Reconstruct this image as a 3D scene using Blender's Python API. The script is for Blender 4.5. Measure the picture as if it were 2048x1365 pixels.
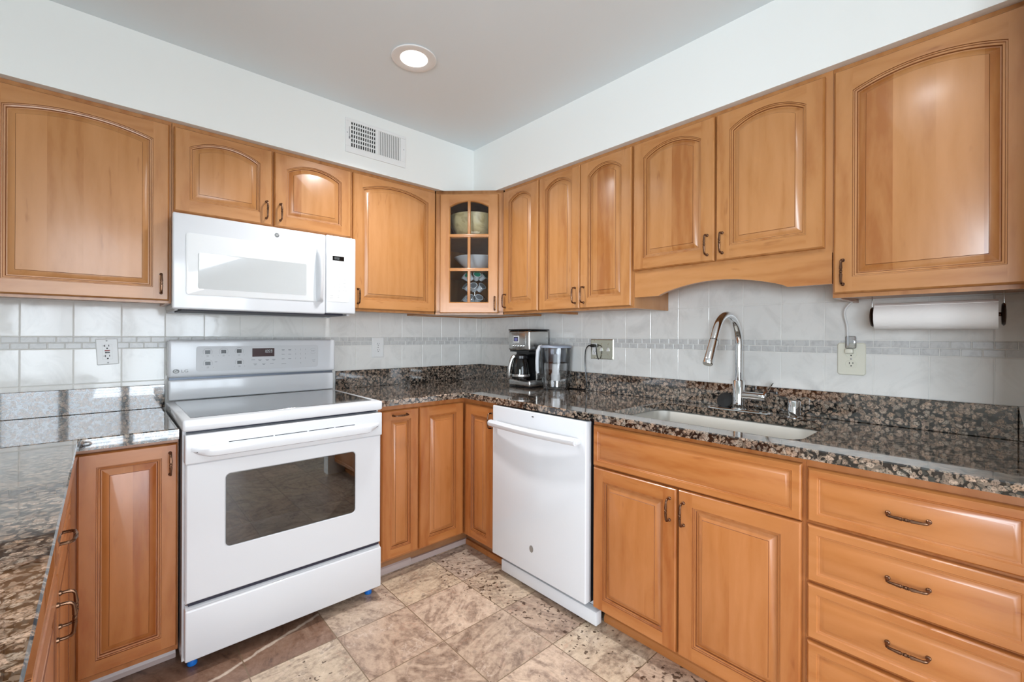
import bpy, bmesh, math, random
from mathutils import Vector, Matrix
from mathutils.geometry import tessellate_polygon
random.seed(7)
for _o in list(bpy.data.objects): bpy.data.objects.remove(_o, do_unlink=True)
SC = bpy.context.scene
COL = SC.collection
PI = math.pi
R = math.radians

# ------------------------------------------------------------------ camera
TH, FPX, CV, ROLL = 0.83305, 887.87, 672.44, 0.00422
cam = bpy.data.cameras.new('camera')
cam.sensor_fit = 'HORIZONTAL'; cam.sensor_width = 36.0
cam.lens = FPX * 36.0 / 2048.0
cam.shift_y = -(682.5 - CV) / 2048.0
cam.clip_start = 0.02
cam_o = bpy.data.objects.new('camera', cam); COL.objects.link(cam_o)
_f = Vector((math.cos(TH), math.sin(TH), 0)); _r = Vector((math.sin(TH), -math.cos(TH), 0)); _u = Vector((0, 0, 1))
_r2 = _r * math.cos(ROLL) + _u * math.sin(ROLL)
_u2 = -_r * math.sin(ROLL) + _u * math.cos(ROLL)
_m = Matrix((_r2, _u2, -_f)).transposed().to_4x4()
_m.translation = Vector((-2.0847, -2.6368, 1.2213))
cam_o.matrix_world = _m
SC.camera = cam_o

# ------------------------------------------------------------------ world, lights, exposure
SC.view_settings.view_transform = 'Standard'
SC.view_settings.look = 'None'
SC.view_settings.gamma = 1.0
SC.view_settings.use_curve_mapping = False
SC.view_settings.exposure = -1.50
try: SC.cycles.use_denoising = True
except Exception: pass
SC.cycles.max_bounces = 10; SC.cycles.diffuse_bounces = 6; SC.cycles.glossy_bounces = 5
SC.cycles.transmission_bounces = 8; SC.cycles.transparent_max_bounces = 12
SC.cycles.sample_clamp_indirect = 6.0
SC.cycles.caustics_reflective = False; SC.cycles.caustics_refractive = False
W = bpy.data.worlds.new('sky'); SC.world = W; W.use_nodes = True
_bg = W.node_tree.nodes['Background']
_bg.inputs[0].default_value = (0.86, 0.93, 1.0, 1); _bg.inputs[1].default_value = 2.6

def area(name, loc, rot, sx, sy, power, color=(1, 1, 1), shape='RECTANGLE', spread=PI):
    l = bpy.data.lights.new(name, 'AREA'); l.shape = shape; l.size = sx
    if shape in ('RECTANGLE', 'ELLIPSE'): l.size_y = sy
    l.energy = power; l.color = color; l.spread = spread
    o = bpy.data.objects.new(name, l); COL.objects.link(o); o.location = loc; o.rotation_euler = rot
    return o
BACK_Y, LEFT_X, CEIL = -4.7, -4.9, 2.4148
# daylight coming in through the patio doors of the back wall and an added, unseen window in the far left wall
area('daylight_patio', (-1.95, BACK_Y - 0.22, 1.08), (R(90), 0, 0), 2.2, 2.05, 480, (0.80, 0.90, 1.0))
area('added_daylight_left', (LEFT_X - 0.2, -3.82, 1.27), (R(90), 0, R(-90)), 1.7, 1.1, 700, (0.80, 0.90, 1.0))
CANS = [(-1.1171, -0.9389), (-2.35, -1.95), (-1.1, -2.45), (-2.9, -3.5), (-1.1, -3.8), (-3.9, -1.6)]  # first one is the visible light; the rest are added to brighten the room
CAN_POWER = [38, 17, 9, 26, 26, 26]

# ------------------------------------------------------------------ mesh helpers
class MB:
    def __init__(s): s.v = []; s.f = []; s.m = []
    def add(s, vs, fs, mi=0):
        b = len(s.v); s.v += [tuple(v) for v in vs]
        s.f += [tuple(i + b for i in f) for f in fs]; s.m += [mi] * len(fs)
    def box(s, x0, x1, y0, y1, z0, z1, mi=0):
        if x0 > x1: x0, x1 = x1, x0
        if y0 > y1: y0, y1 = y1, y0
        if z0 > z1: z0, z1 = z1, z0
        s.add([(x0,y0,z0),(x1,y0,z0),(x1,y1,z0),(x0,y1,z0),(x0,y0,z1),(x1,y0,z1),(x1,y1,z1),(x0,y1,z1)],
              [(0,3,2,1),(4,5,6,7),(0,1,5,4),(1,2,6,5),(2,3,7,6),(3,0,4,7)], mi)
    def rbox(s, x0, x1, y0, y1, z0, z1, r=.004, seg=2, mi=0):
        if x0 > x1: x0, x1 = x1, x0
        if y0 > y1: y0, y1 = y1, y0
        if z0 > z1: z0, z1 = z1, z0
        r = min(r, .49 * min(x1-x0, y1-y0, z1-z0))
        bm = bmesh.new(); bmesh.ops.create_cube(bm, size=1)
        for v in bm.verts:
            v.co = ((x0+x1)/2 + v.co.x*(x1-x0), (y0+y1)/2 + v.co.y*(y1-y0), (z0+z1)/2 + v.co.z*(z1-z0))
        bmesh.ops.bevel(bm, geom=list(bm.edges), offset=r, segments=seg, affect='EDGES', profile=.5)
        s.addbm(bm, mi)
    def addbm(s, bm, mi=0):
        bm.verts.index_update()
        s.add([v.co[:] for v in bm.verts], [tuple(v.index for v in f.verts) for f in bm.faces], mi); bm.free()
    def loft(s, loops, mi=0, closed=True, cap0=False, cap1=False):
        n = len(loops[0]); vs = [p for l in loops for p in l]; fs = []
        for k in range(len(loops)-1):
            for i in range(n if closed else n-1):
                j = (i+1) % n
                fs.append((k*n+i, k*n+j, (k+1)*n+j, (k+1)*n+i))
        if cap0: fs.append(tuple(reversed(range(n))))
        if cap1: fs.append(tuple(range((len(loops)-1)*n, len(loops)*n)))
        s.add(vs, fs, mi)
    def lathe(s, prof, c=(0,0,0), axis='z', n=32, mi=0, cap0=True, cap1=True):
        loops = []
        for r, h in prof:
            l = []
            for i in range(n):
                a = 2*PI*i/n; p, q = r*math.cos(a), r*math.sin(a)
                if axis == 'z': v = (c[0]+p, c[1]+q, c[2]+h)
                elif axis == 'x': v = (c[0]+h, c[1]+p, c[2]+q)
                else: v = (c[0]+q, c[1]+h, c[2]+p)
                l.append(v)
            loops.append(l)
        s.loft(loops, mi, True, cap0, cap1)
    def tube(s, pts, rad, n=10, mi=0, cap=True, flat=None):
        pts = [Vector(p) for p in pts]
        if not hasattr(rad, '__len__'): rad = [rad]*len(pts)
        loops = []; prev = None
        for i, p in enumerate(pts):
            t = (pts[min(i+1, len(pts)-1)] - pts[max(i-1, 0)]).normalized()
            if prev is None:
                a = Vector((0,0,1)) if abs(t.z) < .9 else Vector((1,0,0))
                nrm = t.cross(a).normalized()
            else:
                nrm = (prev - t*prev.dot(t)).normalized()
            prev = nrm; b = t.cross(nrm)
            loops.append([p + (nrm*math.cos(2*PI*k/n) + b*math.sin(2*PI*k/n))*rad[i] for k in range(n)])
        s.loft(loops, mi, True, cap, cap)
    def poly(s, outer, z0, z1, holes=(), ch=0.0, mi=0):
        """extruded flat polygon with holes (z axis), eased top edge"""
        def off(pl, d):
            n = len(pl); out = []
            for i in range(n):
                a, b, c = Vector(pl[i-1]), Vector(pl[i]), Vector(pl[(i+1) % n])
                e1 = (b-a).normalized(); e2 = (c-b).normalized()
                n1 = Vector((-e1.y, e1.x)); n2 = Vector((-e2.y, e2.x))
                m = n1+n2; k = m.length_squared
                out.append(tuple(b + m*(2*d/k)) if k > 1e-9 else tuple(b+n1*d))
            return out
        loops = [list(outer)] + [list(h) for h in holes]
        tops = [off(l, ch) if ch else l for l in loops]
        vs = []; 
        for zz, ls in ((z0, loops), (z1-ch, loops), (z1, tops)):
            for l in ls: vs += [(p[0], p[1], zz) for p in l]
        N = sum(len(l) for l in loops); fs = []; b = 0
        for l in loops:
            n = len(l)
            for i in range(n):
                j = (i+1) % n
                fs.append((b+i, b+j, N+b+j, N+b+i))
                if ch: fs.append((N+b+i, N+b+j, 2*N+b+j, 2*N+b+i))
            b += n
        t = tessellate_polygon([[Vector((p[0], p[1], 0)) for p in l] for l in tops])
        o2 = 2*N if ch else N
        allp = [p for l in tops for p in l]
        for a, bb, c in t:
            A, B, C_ = allp[a], allp[bb], allp[c]
            ccw = (B[0]-A[0])*(C_[1]-A[1]) - (B[1]-A[1])*(C_[0]-A[0]) > 0
            tri = (a, bb, c) if ccw else (c, bb, a)
            fs.append(tuple(o2+i for i in tri)); fs.append(tuple(reversed(tri)))
        s.add(vs, fs, mi)
    def xform(s, M):
        s.v = [tuple(M @ Vector(v)) for v in s.v]; return s
    def build(s, name, mats, parent=None, loc=None, shift=None, smooth=35, rot=None):
        me = bpy.data.meshes.new(name)
        vs = s.v if shift is None else [(v[0]-shift[0], v[1]-shift[1], v[2]-shift[2]) for v in s.v]
        me.from_pydata(vs, [], s.f)
        for m in (mats if isinstance(mats, (list, tuple)) else [mats]): me.materials.append(m)
        me.polygons.foreach_set('material_index', s.m)
        me.polygons.foreach_set('use_smooth', [smooth > 0]*len(me.polygons))
        me.update()
        if smooth > 0: me.set_sharp_from_angle(angle=R(smooth))
        o = bpy.data.objects.new(name, me); COL.objects.link(o)
        if parent: o.parent = parent
        if loc: o.location = loc
        if rot: o.rotation_euler = rot
        return o

def thing(name, label, cat, loc=(0,0,0), rz=0, group=None):
    o = bpy.data.objects.new(name, None); COL.objects.link(o)
    o.empty_display_size = .05
    o.location = loc; o.rotation_euler = (0, 0, rz); o['label'] = label; o['category'] = cat
    if group: o['group'] = group
    return o
def tag(o, label, cat, group=None):
    o['label'] = label; o['category'] = cat
    if group: o['group'] = group
    return o
def struct(o): o['kind'] = 'structure'; return o
def copy_obj(o, parent=None, loc=None):
    c = o.copy(); COL.objects.link(c)
    if parent: c.parent = parent
    if loc is not None: c.location = loc
    return c
def text_mb(mb, s, size, x, y, z, align='CENTER', mi=0, sx=1.0, shear=0):
    """flat lettering facing local -y, standing at depth y, centred on (x, z)"""
    cu = bpy.data.curves.new('lettering', 'FONT'); cu.body = s; cu.size = size
    cu.align_x = align; cu.align_y = 'CENTER'; cu.extrude = 0.0002; cu.shear = shear; cu.resolution_u = 3
    o = bpy.data.objects.new('lettering', cu); COL.objects.link(o)
    me = bpy.data.meshes.new_from_object(o.evaluated_get(bpy.context.evaluated_depsgraph_get()))
    mb.add([(x + v.co.x*sx, y - v.co.z, z + v.co.y) for v in me.vertices], [tuple(p.vertices) for p in me.polygons], mi)
    bpy.data.objects.remove(o, do_unlink=True); bpy.data.curves.remove(cu); bpy.data.meshes.remove(me)
SEG = {'0':'abcdef','1':'bc','5':'afgcd','8':'abcdefg','9':'abcdfg'}
def seven_seg(mb, s, x, y, z, h, w, gap, t):
    """seven segment digits facing -y, lower left corner (x, z)"""
    sh = .12
    for ch in s:
        if ch == ':':
            for q in (.3, .7): mb.box(x-gap*.35-t*.5, x-gap*.35+t*.5, y, y+.0004, z+h*q-t*.5, z+h*q+t*.5)
            continue
        for g in SEG[ch]:
            r = {'a':(0,w,h-t,h),'d':(0,w,0,t),'g':(0,w,h/2-t/2,h/2+t/2),'f':(0,t,h/2,h),'e':(0,t,0,h/2),'b':(w-t,w,h/2,h),'c':(w-t,w,0,h/2)}[g]
            k = [(r[0],r[2]),(r[1],r[2]),(r[1],r[3]),(r[0],r[3])]
            mb.add([(x+a+sh*b, y, z+b) for a, b in k], [(0,1,2,3)])
        x += w + gap
def rrect(x0, x1, z0, z1, r, n=6):
    out = []
    for cx, cz, a0 in ((x1-r, z0+r, -90), (x1-r, z1-r, 0), (x0+r, z1-r, 90), (x0+r, z0+r, 180)):
        for i in range(n+1):
            a = R(a0 + 90*i/n); out.append((cx+r*math.cos(a), cz+r*math.sin(a)))
    return out
def plate(mb, loop, y_back, y_front, ch=0.0, mi=0):
    """slab in the x-z plane, its face towards -y"""
    m = MB(); m.poly([(p[0], p[1]) for p in loop], -y_back, -y_front, ch=ch)
    # (x, z, depth) -> (x, -depth, z)
    mb.add([(v[0], -v[2], v[1]) for v in m.v], m.f, mi)

# ------------------------------------------------------------------ materials
def new_mat(name):
    m = bpy.data.materials.new(name); m.use_nodes = True
    nt = m.node_tree; b = nt.nodes['Principled BSDF']
    return m, nt, b
def N(nt, t, **k):
    n = nt.nodes.new(t)
    for a, v in k.items(): setattr(n, a, v)
    return n
def srgb(r, g, b):
    f = lambda c: (c/255/12.92) if c/255 <= .04045 else ((c/255+.055)/1.055)**2.4
    return (f(r), f(g), f(b), 1)
def plain(name, col, rough=.4, metal=0, spec=.5, coat=0, noise=0, bump=0):
    m, nt, b = new_mat(name)
    b.inputs['Base Color'].default_value = col; b.inputs['Roughness'].default_value = rough
    b.inputs['Metallic'].default_value = metal; b.inputs['Specular IOR Level'].default_value = spec
    b.inputs['Coat Weight'].default_value = coat; b.inputs['Coat Roughness'].default_value = .08
    tc = N(nt, 'ShaderNodeTexCoord'); no = N(nt, 'ShaderNodeTexNoise'); no.inputs['Scale'].default_value = 14
    no.inputs['Detail'].default_value = 3
    nt.links.new(tc.outputs['Object'], no.inputs['Vector'])
    mr = N(nt, 'ShaderNodeMapRange'); mr.inputs[3].default_value = max(.02, rough-.03-noise); mr.inputs[4].default_value = rough+.03+noise
    nt.links.new(no.outputs['Fac'], mr.inputs[0]); nt.links.new(mr.outputs[0], b.inputs['Roughness'])
    if bump:
        n2 = N(nt, 'ShaderNodeTexNoise'); n2.inputs['Scale'].default_value = bump[0]
        nt.links.new(tc.outputs['Object'], n2.inputs['Vector'])
        bp = N(nt, 'ShaderNodeBump'); bp.inputs['Strength'].default_value = bump[1]; bp.inputs['Distance'].default_value = bump[2]
        nt.links.new(n2.outputs['Fac'], bp.inputs['Height']); nt.links.new(bp.outputs[0], b.inputs['Normal'])
    return m
def emit(name, col, s):
    m, nt, b = new_mat(name)
    b.inputs['Base Color'].default_value = (0, 0, 0, 1); b.inputs['Emission Color'].default_value = col
    b.inputs['Emission Strength'].default_value = s
    return m
def ramp(nt, stops, interp='LINEAR'):
    r = N(nt, 'ShaderNodeValToRGB'); cr = r.color_ramp; cr.interpolation = interp
    while len(cr.elements) < len(stops): cr.elements.new(.5)
    for e, (p, c) in zip(cr.elements, stops): e.position = p; e.color = c
    return r
def math_n(nt, op, a, b=None):
    n = N(nt, 'ShaderNodeMath', operation=op)
    for i, v in ((0, a), (1, b)):
        if v is None: continue
        if isinstance(v, (int, float)): n.inputs[i].default_value = v
        else: nt.links.new(v, n.inputs[i])
    return n.outputs[0]

def wood(name, horiz=False, planks=0.0, tone=(177, 122, 70)):
    m, nt, b = new_mat(name); L = nt.links.new
    tc = N(nt, 'ShaderNodeTexCoord'); oi = N(nt, 'ShaderNodeObjectInfo')
    offs = N(nt, 'ShaderNodeVectorMath', operation='SCALE'); offs.inputs[0].default_value = (13.7, 5.1, 9.3)
    L(oi.outputs['Random'], offs.inputs['Scale'])
    sep = N(nt, 'ShaderNodeSeparateXYZ'); L(tc.outputs['Object'], sep.inputs[0])
    across = sep.outputs['Z'] if horiz else sep.outputs['X']
    along = sep.outputs['X'] if horiz else sep.outputs['Z']
    co = N(nt, 'ShaderNodeCombineXYZ')
    L(math_n(nt, 'MULTIPLY', across, 1.0), co.inputs[0]); L(sep.outputs['Y'], co.inputs[1]); L(math_n(nt, 'MULTIPLY', along, .22), co.inputs[2])
    vec = co.outputs[0]
    pid = None
    if planks:
        sh = math_n(nt, 'ADD', math_n(nt, 'DIVIDE', across, planks), math_n(nt, 'MULTIPLY', oi.outputs['Random'], 7.0))
        fl = math_n(nt, 'FLOOR', sh)
        wn = N(nt, 'ShaderNodeTexWhiteNoise', noise_dimensions='1D'); L(fl, wn.inputs['W'])
        pid = wn.outputs['Value']
        s2 = N(nt, 'ShaderNodeVectorMath', operation='SCALE'); s2.inputs[0].default_value = (3.1, 7.7, 5.3); L(pid, s2.inputs['Scale'])
        ad = N(nt, 'ShaderNodeVectorMath', operation='ADD'); L(vec, ad.inputs[0]); L(s2.outputs[0], ad.inputs[1]); vec = ad.outputs[0]
    ad = N(nt, 'ShaderNodeVectorMath', operation='ADD'); L(vec, ad.inputs[0]); L(offs.outputs[0], ad.inputs[1]); vec = ad.outputs[0]
    n1 = N(nt, 'ShaderNodeTexNoise'); n1.inputs['Scale'].default_value = 9; n1.inputs['Detail'].default_value = 4; n1.inputs['Roughness'].default_value = .55; n1.inputs['Distortion'].default_value = .8
    n2 = N(nt, 'ShaderNodeTexNoise'); n2.inputs['Scale'].default_value = 120; n2.inputs['Detail'].default_value = 3
    n3 = N(nt, 'ShaderNodeTexWave', wave_type='BANDS', bands_direction='X'); n3.inputs['Scale'].default_value = 6; n3.inputs['Distortion'].default_value = 9; n3.inputs['Detail'].default_value = 3; n3.inputs['Detail Scale'].default_value = 1.6
    for n in (n1, n2, n3): L(vec, n.inputs['Vector'])
    t = [c for c in tone]
    c0 = srgb(t[0]-20, t[1]-25, t[2]-24); c1 = srgb(*t); c2 = srgb(min(255, t[0]+10), t[1]+10, t[2]+12)
    rp = ramp(nt, [(.25, c0), (.5, c1), (.78, c2)])
    s = math_n(nt, 'ADD', math_n(nt, 'MULTIPLY', n1.outputs['Fac'], .72), math_n(nt, 'MULTIPLY', n3.outputs['Fac'], .14))
    s = math_n(nt, 'ADD', s, math_n(nt, 'MULTIPLY', n2.outputs['Fac'], .16))
    if pid is not None: s = math_n(nt, 'ADD', s, math_n(nt, 'MULTIPLY', math_n(nt, 'SUBTRACT', pid, .5), .36))
    s = math_n(nt, 'ADD', s, math_n(nt, 'MULTIPLY', math_n(nt, 'SUBTRACT', oi.outputs['Random'], .5), .10))
    L(s, rp.inputs[0])
    # small dark mineral flecks
    n4 = N(nt, 'ShaderNodeTexNoise'); n4.inputs['Scale'].default_value = 34; n4.inputs['Detail'].default_value = 2; L(vec, n4.inputs['Vector'])
    fr = ramp(nt, [(.70, (1, 1, 1, 1)), (.80, (.72, .62, .55, 1))]); L(n4.outputs['Fac'], fr.inputs[0])
    mx = N(nt, 'ShaderNodeMix', data_type='RGBA', blend_type='MULTIPLY'); mx.inputs[0].default_value = 1
    L(rp.outputs[0], mx.inputs[6]); L(fr.outputs[0], mx.inputs[7])
    L(mx.outputs[2], b.inputs['Base Color'])
    b.inputs['Roughness'].default_value = .32; b.inputs['Specular IOR Level'].default_value = .5
    b.inputs['Coat Weight'].default_value = .25; b.inputs['Coat Roughness'].default_value = .18
    bp = N(nt, 'ShaderNodeBump'); bp.inputs['Strength'].default_value = .06; bp.inputs['Distance'].default_value = .002
    L(n1.outputs['Fac'], bp.inputs['Height']); L(bp.outputs[0], b.inputs['Normal'])
    return m
WV = wood('maple_upright_grain'); WH = wood('maple_level_grain', True); WP = wood('maple_glued_boards', planks=.095)
WVb = wood('base_maple_upright_grain', tone=(166, 103, 54)); WHb = wood('base_maple_level_grain', True, tone=(171, 108, 57)); WPb = wood('base_maple_glued_boards', planks=.11, tone=(168, 105, 55))  # same maple, redder and darker; partly the lower cabinets' lighting put into the colour
SIDE = wood('cabinet_side_veneer', tone=(196, 158, 112))

def granite():
    m, nt, b = new_mat('brown_granite'); L = nt.links.new
    tc = N(nt, 'ShaderNodeTexCoord')
    ge = N(nt, 'ShaderNodeNewGeometry')
    nz = N(nt, 'ShaderNodeTexNoise'); nz.inputs['Scale'].default_value = 30; nz.inputs['Detail'].default_value = 2
    L(ge.outputs['Position'], nz.inputs['Vector'])
    sc = N(nt, 'ShaderNodeVectorMath', operation='MULTIPLY_ADD'); sc.inputs[1].default_value = (.026, .026, .026); L(nz.outputs['Color'], sc.inputs[0]); L(ge.outputs['Position'], sc.inputs[2])
    vo = N(nt, 'ShaderNodeTexVoronoi'); vo.inputs['Scale'].default_value = 66; L(sc.outputs[0], vo.inputs['Vector'])
    v2 = N(nt, 'ShaderNodeTexVoronoi'); v2.inputs['Scale'].default_value = 150; L(sc.outputs[0], v2.inputs['Vector'])
    n2 = N(nt, 'ShaderNodeTexNoise'); n2.inputs['Scale'].default_value = 260; n2.inputs['Detail'].default_value = 3; L(ge.outputs['Position'], n2.inputs['Vector'])
    # per-nodule size variation
    sepc = N(nt, 'ShaderNodeSeparateColor'); L(vo.outputs['Color'], sepc.inputs[0])
    dd = math_n(nt, 'ADD', vo.outputs['Distance'], math_n(nt, 'MULTIPLY', math_n(nt, 'SUBTRACT', sepc.outputs[0], .5), .28))
    dd = math_n(nt, 'ADD', dd, math_n(nt, 'MULTIPLY', math_n(nt, 'SUBTRACT', n2.outputs['Fac'], .5), .50))
    mask = ramp(nt, [(.455, (1, 1, 1, 1)), (.555, (0, 0, 0, 1))]); L(dd, mask.inputs[0])
    tan = ramp(nt, [(0, srgb(158, 134, 114)), (.3, srgb(122, 106, 94)), (.6, srgb(172, 150, 132)), (.85, srgb(148, 138, 126)), (1, srgb(112, 100, 88))]); L(sepc.outputs[1], tan.inputs[0])
    sp = ramp(nt, [(.34, (.18, .17, .16, 1)), (.48, (.85, .84, .83, 1)), (.66, (1.25, 1.2, 1.16, 1))]); L(n2.outputs['Fac'], sp.inputs[0])
    mt = N(nt, 'ShaderNodeMix', data_type='RGBA', blend_type='MULTIPLY'); mt.inputs[0].default_value = 1; L(tan.outputs[0], mt.inputs[6]); L(sp.outputs[0], mt.inputs[7])
    sep2 = N(nt, 'ShaderNodeSeparateColor'); L(v2.outputs['Color'], sep2.inputs[0])
    dark = ramp(nt, [(0, srgb(12, 12, 13)), (.42, srgb(22, 22, 23)), (.60, srgb(44, 48, 46)), (.72, srgb(92, 82, 72)), (.86, srgb(122, 106, 92))], 'CONSTANT'); L(sep2.outputs[0], dark.inputs[0])
    mx = N(nt, 'ShaderNodeMix', data_type='RGBA'); L(mask.outputs[0], mx.inputs[0]); L(dark.outputs[0], mx.inputs[6]); L(mt.outputs[2], mx.inputs[7])
    L(mx.outputs[2], b.inputs['Base Color'])
    b.inputs['Roughness'].default_value = .06; b.inputs['Specular IOR Level'].default_value = .8; b.inputs['Coat Weight'].default_value = 1.0; b.inputs['Coat Roughness'].default_value = .02; b.inputs['Coat IOR'].default_value = 1.6
    return m
GRANITE = granite()

def stone_floor():
    m, nt, b = new_mat('tumbled_marble_floor_tile'); L = nt.links.new
    ge = N(nt, 'ShaderNodeNewGeometry'); sep = N(nt, 'ShaderNodeSeparateXYZ'); L(ge.outputs['Position'], sep.inputs[0])
    px, py = .3107, .3020
    tx = math_n(nt, 'DIVIDE', math_n(nt, 'SUBTRACT', sep.outputs['X'], -.7773), px)
    ty = math_n(nt, 'DIVIDE', math_n(nt, 'SUBTRACT', sep.outputs['Y'], -.5400), py)
    ix, iy = math_n(nt, 'FLOOR', tx), math_n(nt, 'FLOOR', ty)
    fx, fy = math_n(nt, 'FRACT', tx), math_n(nt, 'FRACT', ty)
    idv = N(nt, 'ShaderNodeCombineXYZ'); L(ix, idv.inputs[0]); L(iy, idv.inputs[1])
    wn = N(nt, 'ShaderNodeTexWhiteNoise', noise_dimensions='2D'); L(idv.outputs[0], wn.inputs['Vector'])
    sc = N(nt, 'ShaderNodeSeparateColor'); L(wn.outputs['Color'], sc.inputs[0])
    # each tile cut from another part of the block: shift and turn its pattern
    rot = N(nt, 'ShaderNodeVectorRotate', rotation_type='Z_AXIS'); L(ge.outputs['Position'], rot.inputs['Vector']); L(math_n(nt, 'MULTIPLY', sc.outputs[0], 6.28), rot.inputs['Angle'])
    sh = N(nt, 'ShaderNodeVectorMath', operation='SCALE'); sh.inputs['Scale'].default_value = 9; L(wn.outputs['Color'], sh.inputs[0])
    ad = N(nt, 'ShaderNodeVectorMath', operation='ADD'); L(rot.outputs[0], ad.inputs[0]); L(sh.outputs[0], ad.inputs[1])
    st = N(nt, 'ShaderNodeVectorMath', operation='MULTIPLY'); st.inputs[1].default_value = (1, 2.3, 1); L(ad.outputs[0], st.inputs[0])
    n1 = N(nt, 'ShaderNodeTexNoise'); n1.inputs['Scale'].default_value = 5; n1.inputs['Detail'].default_value = 9; n1.inputs['Roughness'].default_value = .68; n1.inputs['Distortion'].default_value = 1.6
    L(st.outputs[0], n1.inputs['Vector'])
    n2 = N(nt, 'ShaderNodeTexNoise'); n2.inputs['Scale'].default_value = 42; n2.inputs['Detail'].default_value = 5; n2.inputs['Roughness'].default_value = .7; L(ad.outputs[0], n2.inputs['Vector'])
    f = math_n(nt, 'ADD', math_n(nt, 'MULTIPLY', n1.outputs['Fac'], .62), math_n(nt, 'MULTIPLY', n2.outputs['Fac'], .38))
    body = ramp(nt, [(.33, srgb(118, 102, 90)), (.43, srgb(164, 148, 134)), (.52, srgb(204, 189, 172)), (.60, srgb(220, 206, 188)), (.68, srgb(226, 215, 200))]); L(f, body.inputs[0])
    tint = ramp(nt, [(0, srgb(255, 238, 226)), (.35, srgb(222, 216, 212)), (.6, srgb(255, 246, 230)), (.85, srgb(214, 198, 190)), (1, srgb(250, 234, 222))]); L(sc.outputs[1], tint.inputs[0])
    c1 = N(nt, 'ShaderNodeMix', data_type='RGBA', blend_type='MULTIPLY'); c1.inputs[0].default_value = 1; L(body.outputs[0], c1.inputs[6]); L(tint.outputs[0], c1.inputs[7])
    # pink and white veins
    ve = N(nt, 'ShaderNodeTexVoronoi', feature='DISTANCE_TO_EDGE'); ve.inputs['Scale'].default_value = 5.5
    wv = N(nt, 'ShaderNodeTexNoise'); wv.inputs['Scale'].default_value = 9; wv.inputs['Detail'].default_value = 5; L(ad.outputs[0], wv.inputs['Vector'])
    dv = N(nt, 'ShaderNodeVectorMath', operation='MULTIPLY_ADD'); dv.inputs[1].default_value = (.3, .3, .3); L(wv.outputs['Color'], dv.inputs[0]); L(ad.outputs[0], dv.inputs[2]); L(dv.outputs[0], ve.inputs['Vector'])
    vm = ramp(nt, [(0, (1, 1, 1, 1)), (.022, (0, 0, 0, 1))]); L(ve.outputs['Distance'], vm.inputs[0])
    vcol = ramp(nt, [(.4, srgb(226, 210, 194)), (.6, srgb(176, 124, 100))]); L(wv.outputs['Fac'], vcol.inputs[0])
    c2 = N(nt, 'ShaderNodeMix', data_type='RGBA'); L(math_n(nt, 'MULTIPLY', vm.outputs[0], math_n(nt, 'MULTIPLY', n1.outputs['Fac'], .75)), c2.inputs[0]); L(c1.outputs[2], c2.inputs[6]); L(vcol.outputs[0], c2.inputs[7])
    # grey pebble inclusions
    vp = N(nt, 'ShaderNodeTexVoronoi'); vp.inputs['Scale'].default_value = 34; L(ad.outputs[0], vp.inputs['Vector'])
    spc = N(nt, 'ShaderNodeSeparateColor'); L(vp.outputs['Color'], spc.inputs[0])
    pm = math_n(nt, 'MULTIPLY', math_n(nt, 'LESS_THAN', vp.outputs['Distance'], .30), math_n(nt, 'GREATER_THAN', spc.outputs[0], .74))
    c3 = N(nt, 'ShaderNodeMix', data_type='RGBA'); L(math_n(nt, 'MULTIPLY', pm, .42), c3.inputs[0]); L(c2.outputs[2], c3.inputs[6]); c3.inputs[7].default_value = srgb(128, 112, 100)
    # clusters of dark brown pits along some of the tiles
    pn = N(nt, 'ShaderNodeTexNoise'); pn.inputs['Scale'].default_value = 3.4; pn.inputs['Detail'].default_value = 2; L(ge.outputs['Position'], pn.inputs['Vector'])
    pk = N(nt, 'ShaderNodeTexNoise'); pk.inputs['Scale'].default_value = 44; pk.inputs['Detail'].default_value = 3; L(ad.outputs[0], pk.inputs['Vector'])
    # belt of pitted tiles in front of the dishwasher run
    belt = N(nt, 'ShaderNodeMapRange', interpolation_type='SMOOTHSTEP'); belt.inputs[1].default_value = -.95; belt.inputs[2].default_value = -.62; L(sep.outputs['X'], belt.inputs[0])
    thr = math_n(nt, 'SUBTRACT', .955, math_n(nt, 'ADD', math_n(nt, 'MULTIPLY', belt.outputs[0], .10), math_n(nt, 'MULTIPLY', pn.outputs['Fac'], .46)))
    pit = N(nt, 'ShaderNodeMapRange'); pit.inputs[3].default_value = 0; pit.inputs[4].default_value = 1
    L(math_n(nt, 'SUBTRACT', pk.outputs['Fac'], thr), pit.inputs[0]); pit.inputs[1].default_value = 0; pit.inputs[2].default_value = .03
    c4 = N(nt, 'ShaderNodeMix', data_type='RGBA'); L(math_n(nt, 'MULTIPLY', pit.outputs[0], .85), c4.inputs[0]); L(c3.outputs[2], c4.inputs[6]); c4.inputs[7].default_value = srgb(66, 42, 26)
    # the darker brown row of tiles beside the range
    rowm = math_n(nt, 'MULTIPLY', math_n(nt, 'GREATER_THAN', sep.outputs['Y'], -.842), math_n(nt, 'LESS_THAN', sep.outputs['X'], -1.3987))
    dk = ramp(nt, [(.34, srgb(72, 52, 42)), (.46, srgb(122, 92, 74)), (.58, srgb(140, 112, 94)), (.68, srgb(164, 132, 108))]); L(f, dk.inputs[0])
    # one broad pale vein crosses the dark row
    wob = math_n(nt, 'MULTIPLY', math_n(nt, 'SUBTRACT', wv.outputs['Fac'], .5), .06)
    dl = math_n(nt, 'SUBTRACT', math_n(nt, 'ADD', math_n(nt, 'MULTIPLY', sep.outputs['X'], .30), math_n(nt, 'MULTIPLY', sep.outputs['Y'], -.954)), .1904)
    dl = math_n(nt, 'ABSOLUTE', math_n(nt, 'ADD', dl, wob))
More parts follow.
